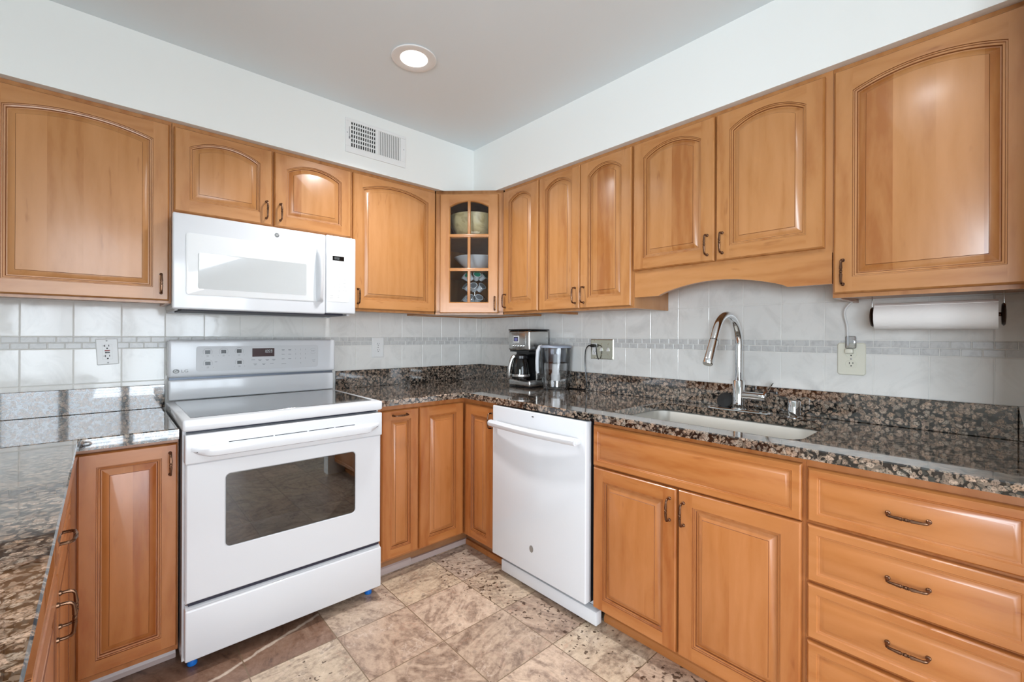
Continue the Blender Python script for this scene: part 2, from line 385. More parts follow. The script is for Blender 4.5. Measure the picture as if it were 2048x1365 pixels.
    wvm = N(nt, 'ShaderNodeMapRange'); wvm.inputs[1].default_value = .004; wvm.inputs[2].default_value = .010; wvm.inputs[3].default_value = 1.4; wvm.inputs[4].default_value = 0; L(dl, wvm.inputs[0])
    dkv = N(nt, 'ShaderNodeMix', data_type='RGBA'); L(math_n(nt, 'MULTIPLY', wvm.outputs[0], n1.outputs['Fac']), dkv.inputs[0]); L(dk.outputs[0], dkv.inputs[6]); dkv.inputs[7].default_value = srgb(214, 198, 180)
    c5 = N(nt, 'ShaderNodeMix', data_type='RGBA'); L(rowm, c5.inputs[0]); L(c4.outputs[2], c5.inputs[6]); L(dkv.outputs[2], c5.inputs[7])
    # grout
    def edge(fr, p):
        a = math_n(nt, 'MULTIPLY', math_n(nt, 'MINIMUM', fr, math_n(nt, 'SUBTRACT', 1.0, fr)), p)
        return a
    g = math_n(nt, 'MINIMUM', edge(fx, px), edge(fy, py))
    gm = math_n(nt, 'LESS_THAN', g, .0019)
    c6 = N(nt, 'ShaderNodeMix', data_type='RGBA'); L(gm, c6.inputs[0]); L(c5.outputs[2], c6.inputs[6]); c6.inputs[7].default_value = srgb(120, 100, 78)
    L(c6.outputs[2], b.inputs['Base Color'])
    rr = N(nt, 'ShaderNodeMapRange'); rr.inputs[3].default_value = .22; rr.inputs[4].default_value = .42; L(n2.outputs['Fac'], rr.inputs[0]); L(rr.outputs[0], b.inputs['Roughness'])
    hb = math_n(nt, 'SUBTRACT', math_n(nt, 'MULTIPLY', n2.outputs['Fac'], .25), math_n(nt, 'ADD', gm, pit.outputs[0]))
    bp = N(nt, 'ShaderNodeBump'); bp.inputs['Strength'].default_value = .25; bp.inputs['Distance'].default_value = .0015; L(hb, bp.inputs['Height']); L(bp.outputs[0], b.inputs['Normal'])
    return m
FLOOR = stone_floor()

def glazed(name, base, vein, rough, scale=7, wav=.15):
    m, nt, b = new_mat(name); L = nt.links.new
    ge = N(nt, 'ShaderNodeNewGeometry')
    n1 = N(nt, 'ShaderNodeTexNoise'); n1.inputs['Scale'].default_value = scale; n1.inputs['Detail'].default_value = 7; n1.inputs['Roughness'].default_value = .62; n1.inputs['Distortion'].default_value = 1.2; L(ge.outputs['Position'], n1.inputs['Vector'])
    rp = ramp(nt, [(.32, vein), (.52, base)]); L(n1.outputs['Fac'], rp.inputs[0]); L(rp.outputs[0], b.inputs['Base Color'])
    b.inputs['Roughness'].default_value = rough; b.inputs['Specular IOR Level'].default_value = .55
    n2 = N(nt, 'ShaderNodeTexNoise'); n2.inputs['Scale'].default_value = 16; n2.inputs['Detail'].default_value = 2; L(ge.outputs['Position'], n2.inputs['Vector'])
    bp = N(nt, 'ShaderNodeBump'); bp.inputs['Strength'].default_value = wav; bp.inputs['Distance'].default_value = .004; L(n2.outputs['Fac'], bp.inputs['Height']); L(bp.outputs[0], b.inputs['Normal'])
    return m
TILE = glazed('pale_grey_glazed_tile', srgb(228, 227, 223), srgb(214, 213, 209), .10)
MOSAIC = glazed('grey_mosaic_tile', srgb(202, 202, 200), srgb(182, 182, 181), .28, 30, .1)
GROUT = plain('white_grout', srgb(226, 225, 220), .8)
PAINT = plain('white_wall_paint', srgb(232, 234, 231), .55, bump=(220, .04, .001))
CEILP = plain('flat_ceiling_paint', srgb(220, 229, 233), .8, bump=(160, .05, .001))
WHITE = plain('white_enamel', srgb(212, 214, 217), .16, spec=.5, coat=.25)
WHITE2 = plain('white_plastic', srgb(228, 229, 228), .32)
GREYP = plain('pale_grey_panel', srgb(196, 197, 199), .35)
DKNAVY = plain('dark_recess', srgb(26, 26, 46), .5)
BLACK = plain('black_plastic', srgb(14, 14, 15), .25)
BLACKM = plain('matt_black', srgb(10, 10, 10), .7)
BRONZE = plain('oil_rubbed_bronze', srgb(112, 84, 66), .28, metal=1.0, noise=.06)
DKBRONZE = plain('dark_bronze', srgb(74, 58, 50), .22, metal=1.0)
CHROME = plain('polished_chrome', srgb(226, 228, 230), .05, metal=1.0)
STEEL = plain('brushed_steel', srgb(196, 196, 194), .27, metal=1.0, noise=.04)
SINKST = plain('satin_stainless', srgb(214, 211, 203), .42, metal=.55, noise=.03)
PRINT = plain('grey_print', srgb(126, 128, 131), .5)
PRINT2 = plain('light_grey_print', srgb(176, 177, 178), .5)
LOGO = plain('grey_emblem', srgb(108, 110, 110), .35)
COOKTOP = plain('black_ceramic_glass', srgb(16, 17, 18), .06, spec=1.0, coat=1.0)
CREAM = plain('ivory_plastic', srgb(222, 220, 204), .35)
BRASSP = plain('worn_brass_plate', srgb(228, 226, 206), .2, metal=1.0)
TOWEL = plain('white_paper', srgb(236, 234, 231), .9, bump=(90, .5, .002))
BLUE = plain('blue_tape', srgb(20, 110, 200), .5)
RED = plain('red_button', srgb(160, 90, 88), .5)
TOE = plain('painted_base_shoe', srgb(176, 158, 152), .4)
TOEW = wood('toe_board_wood', True, tone=(150, 106, 72))
GLASSW = plain('white_backed_glass', srgb(222, 224, 225), .12, coat=1.0)
GLASSW.node_tree.nodes['Principled BSDF'].inputs['Coat Roughness'].default_value = .015
MICROW = plain('grey_screened_glass', srgb(184, 186, 186), .12, coat=1.0)
MICROW.node_tree.nodes['Principled BSDF'].inputs['Coat Roughness'].default_value = .015
DISP = plain('black_display', srgb(8, 8, 9), .15)
DISPR = plain('maroon_display', srgb(52, 16, 26), .15)
LIT = emit('lit_digits', (.85, .95, 1, 1), 1.0)
LCD = emit('lit_blue_screen', (.42, .42, 1, 1), .8)
LENS = emit('lamp_lens', (1, .96, .9, 1), 14)
BOWLW = plain('white_china', srgb(220, 224, 226), .15)
BOWLT = glazed('tan_marbled_bowl', srgb(206, 190, 142), srgb(160, 138, 92), .3, 12)
TEAL = plain('teal_foil', srgb(40, 140, 112), .3)
PODG = plain('grey_print_foil', srgb(120, 124, 128), .3)
def glass(name, col=(1, 1, 1, 1), trans=.9, rough=.02, ior=1.5):
    m, nt, b = new_mat(name); L = nt.links.new
    tr = N(nt, 'ShaderNodeBsdfTransparent'); tr.inputs[0].default_value = col
    gl = N(nt, 'ShaderNodeBsdfGlossy'); gl.inputs['Roughness'].default_value = rough
    fr = N(nt, 'ShaderNodeFresnel'); fr.inputs[0].default_value = ior
    mx = N(nt, 'ShaderNodeMixShader'); out = nt.nodes['Material Output']
    nz = N(nt, 'ShaderNodeTexNoise'); nz.inputs['Scale'].default_value = 3
    k = math_n(nt, 'ADD', math_n(nt, 'MULTIPLY', fr.outputs[0], 1.0), math_n(nt, 'MULTIPLY', nz.outputs['Fac'], (1-trans)*.2))
    L(k, mx.inputs[0]); L(tr.outputs[0], mx.inputs[1]); L(gl.outputs[0], mx.inputs[2]); L(mx.outputs[0], out.inputs[0])
    return m
PANE = glass('window_pane'); CABGLASS = glass('cabinet_pane', (.96, .97, .98, 1), .9)
OVENGLASS = glass('tinted_oven_glass', (.45, .45, .46, 1), .9, ior=2.1)
CLEAR = glass('clear_plastic', (.96, .965, .975, 1), .1, .08)
SMOKE = glass('smoky_plastic', (.82, .84, .87, 1), .5, .06)
CARAFE = glass('carafe_glass', (.55, .55, .56, 1), .9)
OVENIN = plain('grey_oven_enamel', srgb(120, 117, 120), .4)

# ------------------------------------------------------------------ the room
def sbox(name, mat, *a):
    m = MB(); m.box(*a); return struct(m.build(name, mat, smooth=0))
sbox('floor', FLOOR, LEFT_X-.1, .1, BACK_Y-.1, .1, -.1, 0)
sbox('ceiling', CEILP, LEFT_X-.1, .1, BACK_Y-.1, .1, CEIL, CEIL+.1)
sbox('wall_front', PAINT, LEFT_X-.1, .1, 0, .1, 0, CEIL)
sbox('wall_right', PAINT, 0, .1, BACK_Y-.1, 0, 0, CEIL)
# wall behind the camera with the patio door opening
m = MB(); X0, X1, ZT = -3.0, -.9, 2.08
m.box(LEFT_X, X0, BACK_Y-.1, BACK_Y, 0, CEIL); m.box(X1, 0, BACK_Y-.1, BACK_Y, 0, CEIL); m.box(X0, X1, BACK_Y-.1, BACK_Y, ZT, CEIL)
struct(m.build('wall_back', PAINT, smooth=0))
m = MB()
m.box(LEFT_X-.1, LEFT_X, BACK_Y-.1, -4.60, 0, CEIL); m.box(LEFT_X-.1, LEFT_X, -3.04, 0, 0, CEIL)
m.box(LEFT_X-.1, LEFT_X, -4.60, -3.04, 0, .75); m.box(LEFT_X-.1, LEFT_X, -4.60, -3.04, 1.80, CEIL)
struct(m.build('wall_left', PAINT, smooth=0))
# patio doors with mini blinds, and the added far window that brightens the right run
def glazed_opening(name, x0, x1, z0, z1, mull, loc, rz, blinds):
    m = MB(); t = .045
    for a, b_ in ((x0, x0+t), (x1-t, x1)): m.box(a, b_, -.05, .05, z0, z1)
    m.box(x0, x1, -.05, .05, z0, z0+t); m.box(x0, x1, -.05, .05, z1-t, z1)
    for q in mull: m.box(q-.04, q+.04, -.045, .045, z0, z1)
    o = struct(m.build(name, WHITE2, loc=loc, rot=(0, 0, rz), smooth=0))
    g = MB(); g.box(x0+t, x1-t, -.004, .004, z0+t, z1-t); struct(g.build('glass_pane', PANE, o, smooth=0))
    if blinds:
        s = MB(); z = z0+.08; 
        while z < z1-.06:
            s.add([(x0+t, .052, z+.003), (x1-t, .052, z+.003), (x1-t, .080, z), (x0+t, .080, z)], [(0, 1, 2, 3)])
            z += .034
        struct(s.build('blind_slats', WHITE2, o, smooth=0))
glazed_opening('door_1', X0, X1, 0.02, ZT, (-1.93, -2.47, -1.42), (0, BACK_Y-.05, 0), 0, True)
glazed_opening('added_window_1', -.78, .78, .75, 1.80, (0,), (LEFT_X-.05, -3.82, 0), R(-90), False)

# soffits over the cabinets
SO1, SO2, ZS = .3477, .3445, 2.107
m = MB(); m.box(LEFT_X, 0, -SO1, 0, ZS, CEIL); struct(m.build('wall_front_soffit', PAINT, smooth=0))
m = MB(); m.box(-SO2, 0, -2.705, -SO1, ZS, CEIL); struct(m.build('wall_right_soffit', PAINT, smooth=0))
# short return wall closing the end of the right run
sbox('wall_return', PAINT, -.66, 0, -2.80, -2.705, 0, CEIL)

# glazed wall tiles: every tile slightly out of true
def tiles(name, W0, W1, joints, p, rows, mosaic, z_sliver, loc, rz):
    m = MB()
    def tile(x0, x1, z0, z1, mi, g, tilt):
        a, b_ = random.uniform(-tilt, tilt), random.uniform(-tilt, tilt); t = .0042; e = .0016
        x0 += g; x1 -= g; z0 += g; z1 -= g; cx, cz = (x0+x1)/2, (z0+z1)/2
        if x1-x0 < .006 or z1-z0 < .006: return
        f = lambda x, z, d: (x, -d - (x-cx)*a - (z-cz)*b_, z)
        o = [(x0, z0), (x1, z0), (x1, z1), (x0, z1)]; i = [(x0+e, z0+e), (x1-e, z0+e), (x1-e, z1-e), (x0+e, z1-e)]
        vs = [f(*q, .0005) for q in o] + [f(*q, t-.0008) for q in o] + [f(*q, t) for q in i]
        fs = [(0,1,5,4),(1,2,6,5),(2,3,7,6),(3,0,4,7),(4,5,9,8),(5,6,10,9),(6,7,11,10),(7,4,8,11),(8,9,10,11)]
        m.add(vs, fs, mi)
    xs = []; x = joints
    while x > W0: x -= p
    while x < W1+p: xs.append(x); x += p
    for a in xs:
        lo, hi = max(a, W0), min(a+p, W1)
        if hi-lo < .004: continue
        for z0, z1 in rows: tile(lo, hi, z0, z1, 0, .0014, .0045)
    zz0, zz1 = mosaic; zm = (zz0+zz1)/2; q = p/3
    for a0, lo_z, hi_z in ((0, zm, zz1), (q/2, zz0, zm)):
        x = xs[0]-p+a0
        while x < W1:
            lo, hi = max(x, W0), min(x+q, W1)
            if hi-lo > .006: tile(lo, hi, lo_z, hi_z, 1, .0012, .004)
            x += q
    m.box(W0, W1, -.0026, -.0002, z_sliver, rows[0][1], 2)
    return struct(m.build(name, [TILE, MOSAIC, GROUT], loc=loc, rot=(0, 0, rz), smooth=0))
ROWS = [(1.2105, 1.3605), (1.0085, 1.159)]
tiles('trim_1', -3.4, -.0045, -.055, .1528, [(1.3605, 1.48)] + ROWS + [(.86, 1.0085)], (1.159, 1.2105), .86, (0, 0, 0), 0)
tiles('trim_2', .0045, 2.705, .062, .1507, [(1.3605, 1.5105), (1.5105, 1.66)] + ROWS, (1.159, 1.2105), .90, (0, 0, 0), R(-90))
tiles('trim_3', -.62, -.0045, -.062, .1507, [(1.3605, 1.48)] + ROWS, (1.159, 1.2105), .90, (0, -2.705, 0), R(180)) if False else None

# ------------------------------------------------------------------ cabinet joinery
def arch_loop(x0, x1, zb, zt, rise, d, y, n=18):
    """opening outline inset by d; zt is the height of the arch springing (or the flat top when rise is 0)"""
    hw = (x1-x0)/2; cx = (x0+x1)/2
    pts = [(cx-hw+d, y, zb+d), (cx+hw-d, y, zb+d)]
    if rise <= 0:
        top = [(cx+(hw-d)*(1-2*i/n), y, zt-d) for i in range(n+1)]
    else:
        Rr = (hw*hw+rise*rise)/(2*rise); zc = zt+rise-Rr; Rd = Rr-d
        top = []
        for i in range(n+1):
            x = (hw-d)*(1-2*i/n); top.append((cx+x, y, zc+math.sqrt(max(Rd*Rd-x*x, 0))))
    return pts + top
HANDLE_ME = None
def handle(parent, x, z, y, vertical=True, L=.077):
    global HANDLE_ME
    if HANDLE_ME is None:
        m = MB(); out = .027; h = L/2
        pts = []; rad = []
        def P(s, o, r): pts.append((0, -o, s)); rad.append(r)
        P(-h, 0, .0058); P(-h, .004, .0055); P(-h, .006, .0036); P(-h, out*.55, .0036); P(-h+.002, out*.82, .0037); P(-h+.007, out*.97, .0037); P(-h+.013, out, .0035)
        P(-.012, out+.0015, .0046); P(-.0085, out+.0015, .0048); P(-.0078, out+.0015, .0030); P(-.0062, out+.0015, .0030); P(-.0055, out+.0015, .0042); P(-.0042, out+.0015, .0042); P(-.0036, out+.0015, .0030)
        P(-.0022, out+.0015, .0046); P(.0022, out+.0015, .0046)
        P(.0036, out+.0015, .0030); P(.0042, out+.0015, .0042); P(.0055, out+.0015, .0042); P(.0062, out+.0015, .0030); P(.0078, out+.0015, .0030); P(.0085, out+.0015, .0048); P(.012, out+.0015, .0046)
        P(h-.013, out, .0035); P(h-.007, out*.97, .0037); P(h-.002, out*.82, .0037); P(h, out*.55, .0036); P(h, .006, .0036); P(h, .004, .0055); P(h, 0, .0058)
        m.tube(pts, rad, n=10)
        o = m.build('handle', BRONZE, parent); HANDLE_ME = o.data
    else:
        o = bpy.data.objects.new('handle', HANDLE_ME); COL.objects.link(o); o.parent = parent
    o.location = (x, y, z); o.rotation_euler = (0, 0 if vertical else R(90), 0)
    return o
def door(parent, x, z, w, h, mats, st=.05, rb=.05, rt=.05, rise=0.0, hx=None, hz=None, hvert=True, name='door', field=.036, y0=0.0):
    """raised panel door; x, z its lower left corner on the face frame plane"""
    T = .020; c = .0055
    m = MB()
    o = [(0, 0), (w, 0), (w, h), (0, h)]; i = [(c, c), (w-c, c), (w-c, h-c), (c, h-c)]
    lp = lambda l, y: [(p[0], y, p[1]) for p in l]
    md = [(.0018, .0018), (w-.0018, .0018), (w-.0018, h-.0018), (.0018, h-.0018)]
    m.loft([lp(o, 0), lp(o, -T+.008), lp(md, -T+.0045), lp([(.003, .003), (w-.003, .003), (w-.003, h-.003), (.003, h-.003)], -T+.0035), lp(i, -T)], 0, True, False, False)
    m.add(lp(o, 0), [(0, 1, 2, 3)])
    xo0, xo1, zo0, zo1 = st, w-st, rb, h-rt
    F = lambda p: (p[0], -T, p[1])
    m.add([F(q) for q in ((c, c), (xo0, c), (xo0, zo0), (xo0, zo1), (xo0, h-c), (c, h-c))], [(0, 1, 2, 3, 4, 5)], 0)
    m.add([F(q) for q in ((xo1, c), (w-c, c), (w-c, h-c), (xo1, h-c), (xo1, zo1), (xo1, zo0))], [(0, 1, 2, 3, 4, 5)], 0)
    m.add([F(q) for q in ((xo0, c), (xo1, c), (xo1, zo0), (xo0, zo0))], [(0, 1, 2, 3)], 1)
    a0 = arch_loop(xo0, xo1, zo0, zo1, rise, 0, -T)
    top = a0[2:]; n = len(top)-1
    for k in range(n):
        p, q = top[k], top[k+1]
        m.add([p, (p[0], -T, h-c), (q[0], -T, h-c), q], [(0, 1, 2, 3)], 1)
    al = lambda d, y: arch_loop(xo0, xo1, zo0, zo1, rise, d, y)
    m.loft([a0, al(.0010, -T+.0030)], 2); m.loft([al(.0010, -T+.0030), al(.0042, -T+.0034)], 0); m.loft([al(.0042, -T+.0034), al(.0054, -T+.0060)], 2); m.loft([al(.0054, -T+.0060), al(.0100, -T+.0070)], 0); m.loft([al(.0100, -T+.0070), al(.0120, -T+.0115)], 2)
    d = m.build(name, [mats[0], mats[1], mats[3]], parent, loc=(x, y0, z), smooth=28)
    p = MB(); fi = field
    p.loft([al(.0118, -T+.0118), al(.0150, -T+.0120), al(fi-.006, -T+.0040), al(fi-.003, -T+.0030)], 0)
    p.loft([al(fi-.003, -T+.0030), al(fi-.0018, -T+.0012)], 1)
    p.loft([al(fi-.0018, -T+.0012), al(fi, -T+.0008)], 0, True, False, True)
    p.build('raised_panel', [mats[2], mats[3]], d, smooth=28)
    if hx is not None: handle(d, hx, hz, -T, hvert)
    return d
def drawer(parent, x, z, w, h, mats, with_handle=True, name='drawer_front', ins=.030):
    T = .020; c = .0055; m = MB()
    rc = lambda d, y: [(d, y, d), (w-d, y, d), (w-d, y, h-d), (d, y, h-d)]
    m.loft([rc(0, 0), rc(0, -T+.008), rc(.0018, -T+.0045), rc(.003, -T+.0035), rc(c, -T), rc(ins-.006, -T), rc(ins-.004, -T+.0030), rc(ins-.001, -T+.0034), rc(ins+.0005, -T+.0048), rc(ins+.0025, -T+.0048), rc(ins+.0105, -T+.0008), rc(ins+.013, -T)], 0, True, True, True)
    d = m.build(name, mats[1], parent, loc=(x, 0, z), smooth=28)
    if with_handle: handle(d, w/2, h/2, -T, False)
    return d
GLAZE = plain('brown_glaze', srgb(126, 78, 42), .4); GLAZEB = plain('base_brown_glaze', srgb(118, 66, 32), .4)
UP = (WV, WH, WP, GLAZE); LO = (WVb, WHb, WPb, GLAZEB)
Y_UP = .3117          # face frame plane of the wall cabinets
Y_LO = .5860
def carcass(parent, w, d, h, mat, z0=0, lip=.019, recess=.012):
    """closed cabinet box behind the face frame; the bottom panel sits a little above the frame edge"""
    m = MB()
    m.box(0, w, 0, .019, z0, z0+h)
    m.box(0, w, .019, d, z0+recess, z0+h)
    m.box(0, .016, .019, d, z0, z0+recess); m.box(w-.016, w, .019, d, z0, z0+recess)
    return m.build('carcass', mat, parent, smooth=0)
ZB, ZH = 1.351, ZS-1.351
def wall_cab(label, wall, a, b, z0=ZB, h=None):
    """a..b measured to the right along the wall, seen from the room"""
    h = h if h is not None else ZS-.0005-z0
    loc, rz = ((a, -Y_UP, z0), 0) if wall == 'L' else ((-Y_UP, -a, z0), R(-90))
    t = thing('wall_cabinet', label, 'cabinet', loc, rz)
    carcass(t, b-a, Y_UP-.0055, h, SIDE if False else WV)
    return t
DT = 2.0885  # door tops
def updoor(t, a, x0, x1, zb, z0, rise, side, zt=DT, st=.052, rt=.074, hz=.068):
    w = x1-x0; h = zt-zb
    hx = None if side is None else (w-.026 if side == 'r' else .026)
    return door(t, x0-a, zb-z0, w, h, UP, st=st, rb=.052, rt=rt, rise=rise, hx=hx, hz=hz)
# back wall
t = wall_cab('large maple wall cabinet left of the microwave, single arched door', 'L', -2.435, -1.8925)
updoor(t, -2.435, -2.412, -1.9005, 1.361, ZB, .034, 'r')
t = wall_cab('short two-door maple cabinet directly above the microwave', 'L', -1.891, -1.1335, 1.722)
updoor(t, -1.891, -1.8855, -1.5155, 1.7365, 1.722, .040, 'r'); updoor(t, -1.891, -1.5075, -1.138, 1.7365, 1.722, .040, 'l')
t = wall_cab('single-door maple wall cabinet between the microwave and the glass corner cabinet', 'L', -1.1325, -.6130)
updoor(t, -1.1325, -1.1275, -.6195, 1.3625, ZB, .042, 'l', st=.05)
# right wall
t = wall_cab('narrow single-door maple wall cabinet right of the glass corner cabinet', 'R', .6160, .9185)
updoor(t, .6160, .6235, .9145, 1.3620, ZB, .040, 'l', st=.050)
t = wall_cab('tall two-door maple wall cabinet left of the sink valance', 'R', .9190, 1.5150)
updoor(t, .9190, .9240, 1.2090, 1.3605, ZB, .042, 'r', st=.048); updoor(t, .9190, 1.2115, 1.5070, 1.3605, ZB, .042, 'l', st=.050)
t = wall_cab('short two-door maple cabinet with arched valance above the sink', 'R', 1.5155, 2.2630, 1.5020)
updoor(t, 1.5155, 1.5180, 1.8805, 1.5185, 1.5020, .042, 'r', hz=.066); updoor(t, 1.5155, 1.8870, 2.2430, 1.5185, 1.5020, .042, 'l', hz=.066)
m = MB(); w = .744; lo, hi = 1.3985-1.502, 1.511-1.502       # scalloped valance
top = [(0, hi)]; prof = [(0, lo), (.118, lo)]
for i in range(25):
    s = i/24; x = .128+(.604-.128)*s
    z = lo+.006+.0415*math.sin(PI*s)**.85
    prof.append((x, z))
prof += [(.614, lo), (w, lo)]
fr, bk = [], []
for x, z in prof: fr.append((x, -.0005, z)); bk.append((x, .0185, z))
vs = fr + [(x, -.0005, hi) for x, z in prof] + bk + [(x, .0185, hi) for x, z in prof]; k = len(prof); fs = []
for i in range(k-1):
    fs += [(i, i+1, k+i+1, k+i), (2*k+i+1, 2*k+i, 3*k+i, 3*k+i+1), (i+1, i, 2*k+i, 2*k+i+1), (k+i, k+i+1, 3*k+i+1, 3*k+i)]
fs += [(0, k, 3*k, 2*k), (k-1, 3*k-1, 4*k-1, 2*k-1)]
m.add(vs, fs); m.build('valance', WH, t, loc=(0.0015, -.0015, 0), smooth=20)
t = wall_cab('largest maple wall cabinet at the right end, above the paper towels', 'R', 2.2635, 2.7030)
updoor(t, 2.2635, 2.2680, 2.6990, 1.3635, ZB, .034, 'l', st=.050, rt=.078)

# glass-fronted diagonal corner cabinet
K = .4143; cx_, cy_ = -.6050, -.3120
t = thing('corner_wall_cabinet', 'diagonal maple corner cabinet with a six-pane glass door', 'cabinet', (cx_, cy_, ZB), R(-45))
ci = Matrix.Rotation(R(45), 4, 'Z') @ Matrix.Translation((-cx_, -cy_, 0))
def W2L(x, y, z): v = ci @ Vector((x, y, 0)); return (v.x, v.y, z)
H_ = ZS-.0005-ZB
pent = [(-.6050, -.3120), (-.6050, -.0055), (-.0055, -.0055), (-.0055, -.6050), (-.3120, -.6050)]
m = MB()
def slab(z0, z1, sh=0.0):
    pl = pent
    if sh: pl = [(-.597, -.300), (-.597, -.014), (-.014, -.014), (-.014, -.597), (-.300, -.597)]
    b_ = [W2L(x, y, z0) for x, y in pl]; u_ = [W2L(x, y, z1) for x, y in pl]
    m.loft([b_, u_], 0, True, True, True)
slab(.006, .024); slab(H_-.018, H_)
for (p, q) in ((0, 1), (1, 2), (2, 3), (3, 4)):
    (xa, ya), (xb, yb) = pent[p], pent[q]
    cx2, cy2 = -.30, -.30
    def inn(x, y): return (x + (.012 if x < -.3 else -.012), y + (.012 if y < -.3 else -.012))
    a2, b2 = inn(xa, ya), inn(xb, yb)
    lp = [W2L(xa, ya, 0), W2L(xb, yb, 0), W2L(*b2, 0), W2L(*a2, 0)]
    m.loft([lp, [(v[0], v[1], H_) for v in lp]], 0, True, True, True)
m.box(0, .034, 0, .018, 0, H_); m.box(K-.034, K, 0, .018, 0, H_); m.box(.034, K-.034, 0, .018, 0, .055); m.box(.034, K-.034, 0, .018, H_-.05, H_)
m.build('carcass', WV, t, smooth=0)
for zz in (1.638-ZB, 1.838-ZB):
    m = MB(); slab(zz-.018, zz, 1); m.build('shelf', WV, t, smooth=0)
dw, dh = .3575, DT-7e-3-1.358; st, rb = .058, .062
m = MB(); T = .020; c = .0055
o = [(0, 0), (dw, 0), (dw, dh), (0, dh)]; i_ = [(c, c), (dw-c, c), (dw-c, dh-c), (c, dh-c)]
lp = lambda l, y: [(p[0], y, p[1]) for p in l]
m.loft([lp(o, 0), lp(o, -T+.008), lp(i_, -T)], 0)
xo0, xo1, zo0, zo1, rise = st, dw-st, rb, dh-.075, .034
F = lambda p: (p[0], -T, p[1])
m.add([F(q) for q in ((c, c), (xo0, c), (xo0, zo0), (xo0, zo1), (xo0, dh-c), (c, dh-c))], [(0, 1, 2, 3, 4, 5)], 0)
m.add([F(q) for q in ((xo1, c), (dw-c, c), (dw-c, dh-c), (xo1, dh-c), (xo1, zo1), (xo1, zo0))], [(0, 1, 2, 3, 4, 5)], 0)
m.add([F(q) for q in ((xo0, c), (xo1, c), (xo1, zo0), (xo0, zo0))], [(0, 1, 2, 3)], 1)
a0 = arch_loop(xo0, xo1, zo0, zo1, rise, 0, -T); top = a0[2:]
for k in range(len(top)-1):
    p, q = top[k], top[k+1]; m.add([p, (p[0], -T, dh-c), (q[0], -T, dh-c), q], [(0, 1, 2, 3)], 1)
al = lambda d, y: arch_loop(xo0, xo1, zo0, zo1, rise, d, y)
m.loft([a0, al(.004, -T+.004), al(.006, -T+.012), al(.006, 0), [(p[0], 0, p[2]) for p in arch_loop(0, dw, 0, dh, 0, 0, 0)]], 0)
dg = m.build('door', [WV, WH], t, loc=((K-dw)/2, -.0008, 1.358-ZB), smooth=28)
m = MB(); cxm = dw/2
m.rbox(cxm-.009, cxm+.009, -T+.002, -.006, zo0-.003, zo1+rise+.003, .003)
m.build('muntin', WV, dg)
for zz in (1.6225-1.358, 1.8290-1.358):
    m = MB(); m.rbox(xo0-.002, xo1+.002, -T+.001, -.006, zz-.009, zz+.009, .003); m.build('muntin', WH, dg)
m = MB(); g = al(-.002, -.0055); m.add(g, [tuple(range(len(g)))]); m.build('glass_pane', CABGLASS, dg, smooth=0)
handle(dg, dw-.022, .060, -T)

# what stands behind the glass
def at_corner(s, d, z):      # s to the right along the diagonal face from its middle, d back into the corner
    return (-.4585 + (s+d)*.70711, -.4585 + (-s+d)*.70711, z)
bl = MB(); bl.lathe([(.02, 0), (.075, .002), (.118, .03), (.146, .085), (.156, .150), (.150, .151), (.139, .085), (.11, .034), (.02, .01)], n=48)
tag(bl.build('mixing_bowl', BOWLT, loc=at_corner(.0, .185, 1.8385)), 'big tan marbled bowl on the top shelf of the glass corner cabinet', 'bowl')
bl = MB(); bl.lathe([(.02, 0), (.05, .0015), (.062, .012), (.110, .050), (.148, .086), (.144, .088), (.105, .055), (.058, .018), (.02, .012)], n=48)
tag(bl.build('serving_bowl', BOWLW, loc=at_corner(.02, .19, 1.6385)), 'shallow white bowl on the middle shelf of the glass corner cabinet', 'bowl')
pr = thing('pod_carousel', 'chrome wire carousel holding coffee pods in the glass corner cabinet', 'rack', at_corner(.014, .145, ZB+.0245))
m = MB(); m.lathe([(.070, 0), (.072, .003), (.070, .006), (.01, .008)], n=32); m.build('base', CHROME, pr)
m = MB(); m.lathe([(.005, .006), (.005, .255), (.009, .258), (.009, .266), (.003, .270)], n=14); m.build('post', CHROME, pr)
rg = MB()
PODS = []
for tier, (zt, nr) in enumerate(((.062, 7), (.135, 7), (.205, 7))):
    for k in range(nr):
        a = 2*PI*k/nr + tier*.35
        d = Vector((math.cos(a), math.sin(a), 0)); ax = (d*.78 + Vector((0, 0, .62))).normalized()
        base = Vector((0, 0, zt)) + d*.036
        PODS.append((base, ax))
        c0 = base + ax*.040; s_ = ax.cross(Vector((0, 0, 1))).normalized(); u_ = s_.cross(ax)
        rg.tube([c0 + (s_*math.cos(2*PI*q/14) + u_*math.sin(2*PI*q/14))*.0262 for q in range(15)], .0011, n=5)
        rg.tube([Vector((0, 0, zt)) , base + ax*.012], .0012, n=5)
rg.build('wire_rings', CHROME, pr)
pod0 = None; facing = Vector((-.7071, -.7071, 0)); prl = Vector(at_corner(.014, .145, ZB+.0245))
_pi = 0
POSN = ('left', 'middle', 'right', 'far left', 'far right')
pods = []
for n_, (base, ax) in enumerate(PODS):
    if ax.dot(facing) < .10: continue
    pods.append((n_, base, ax))
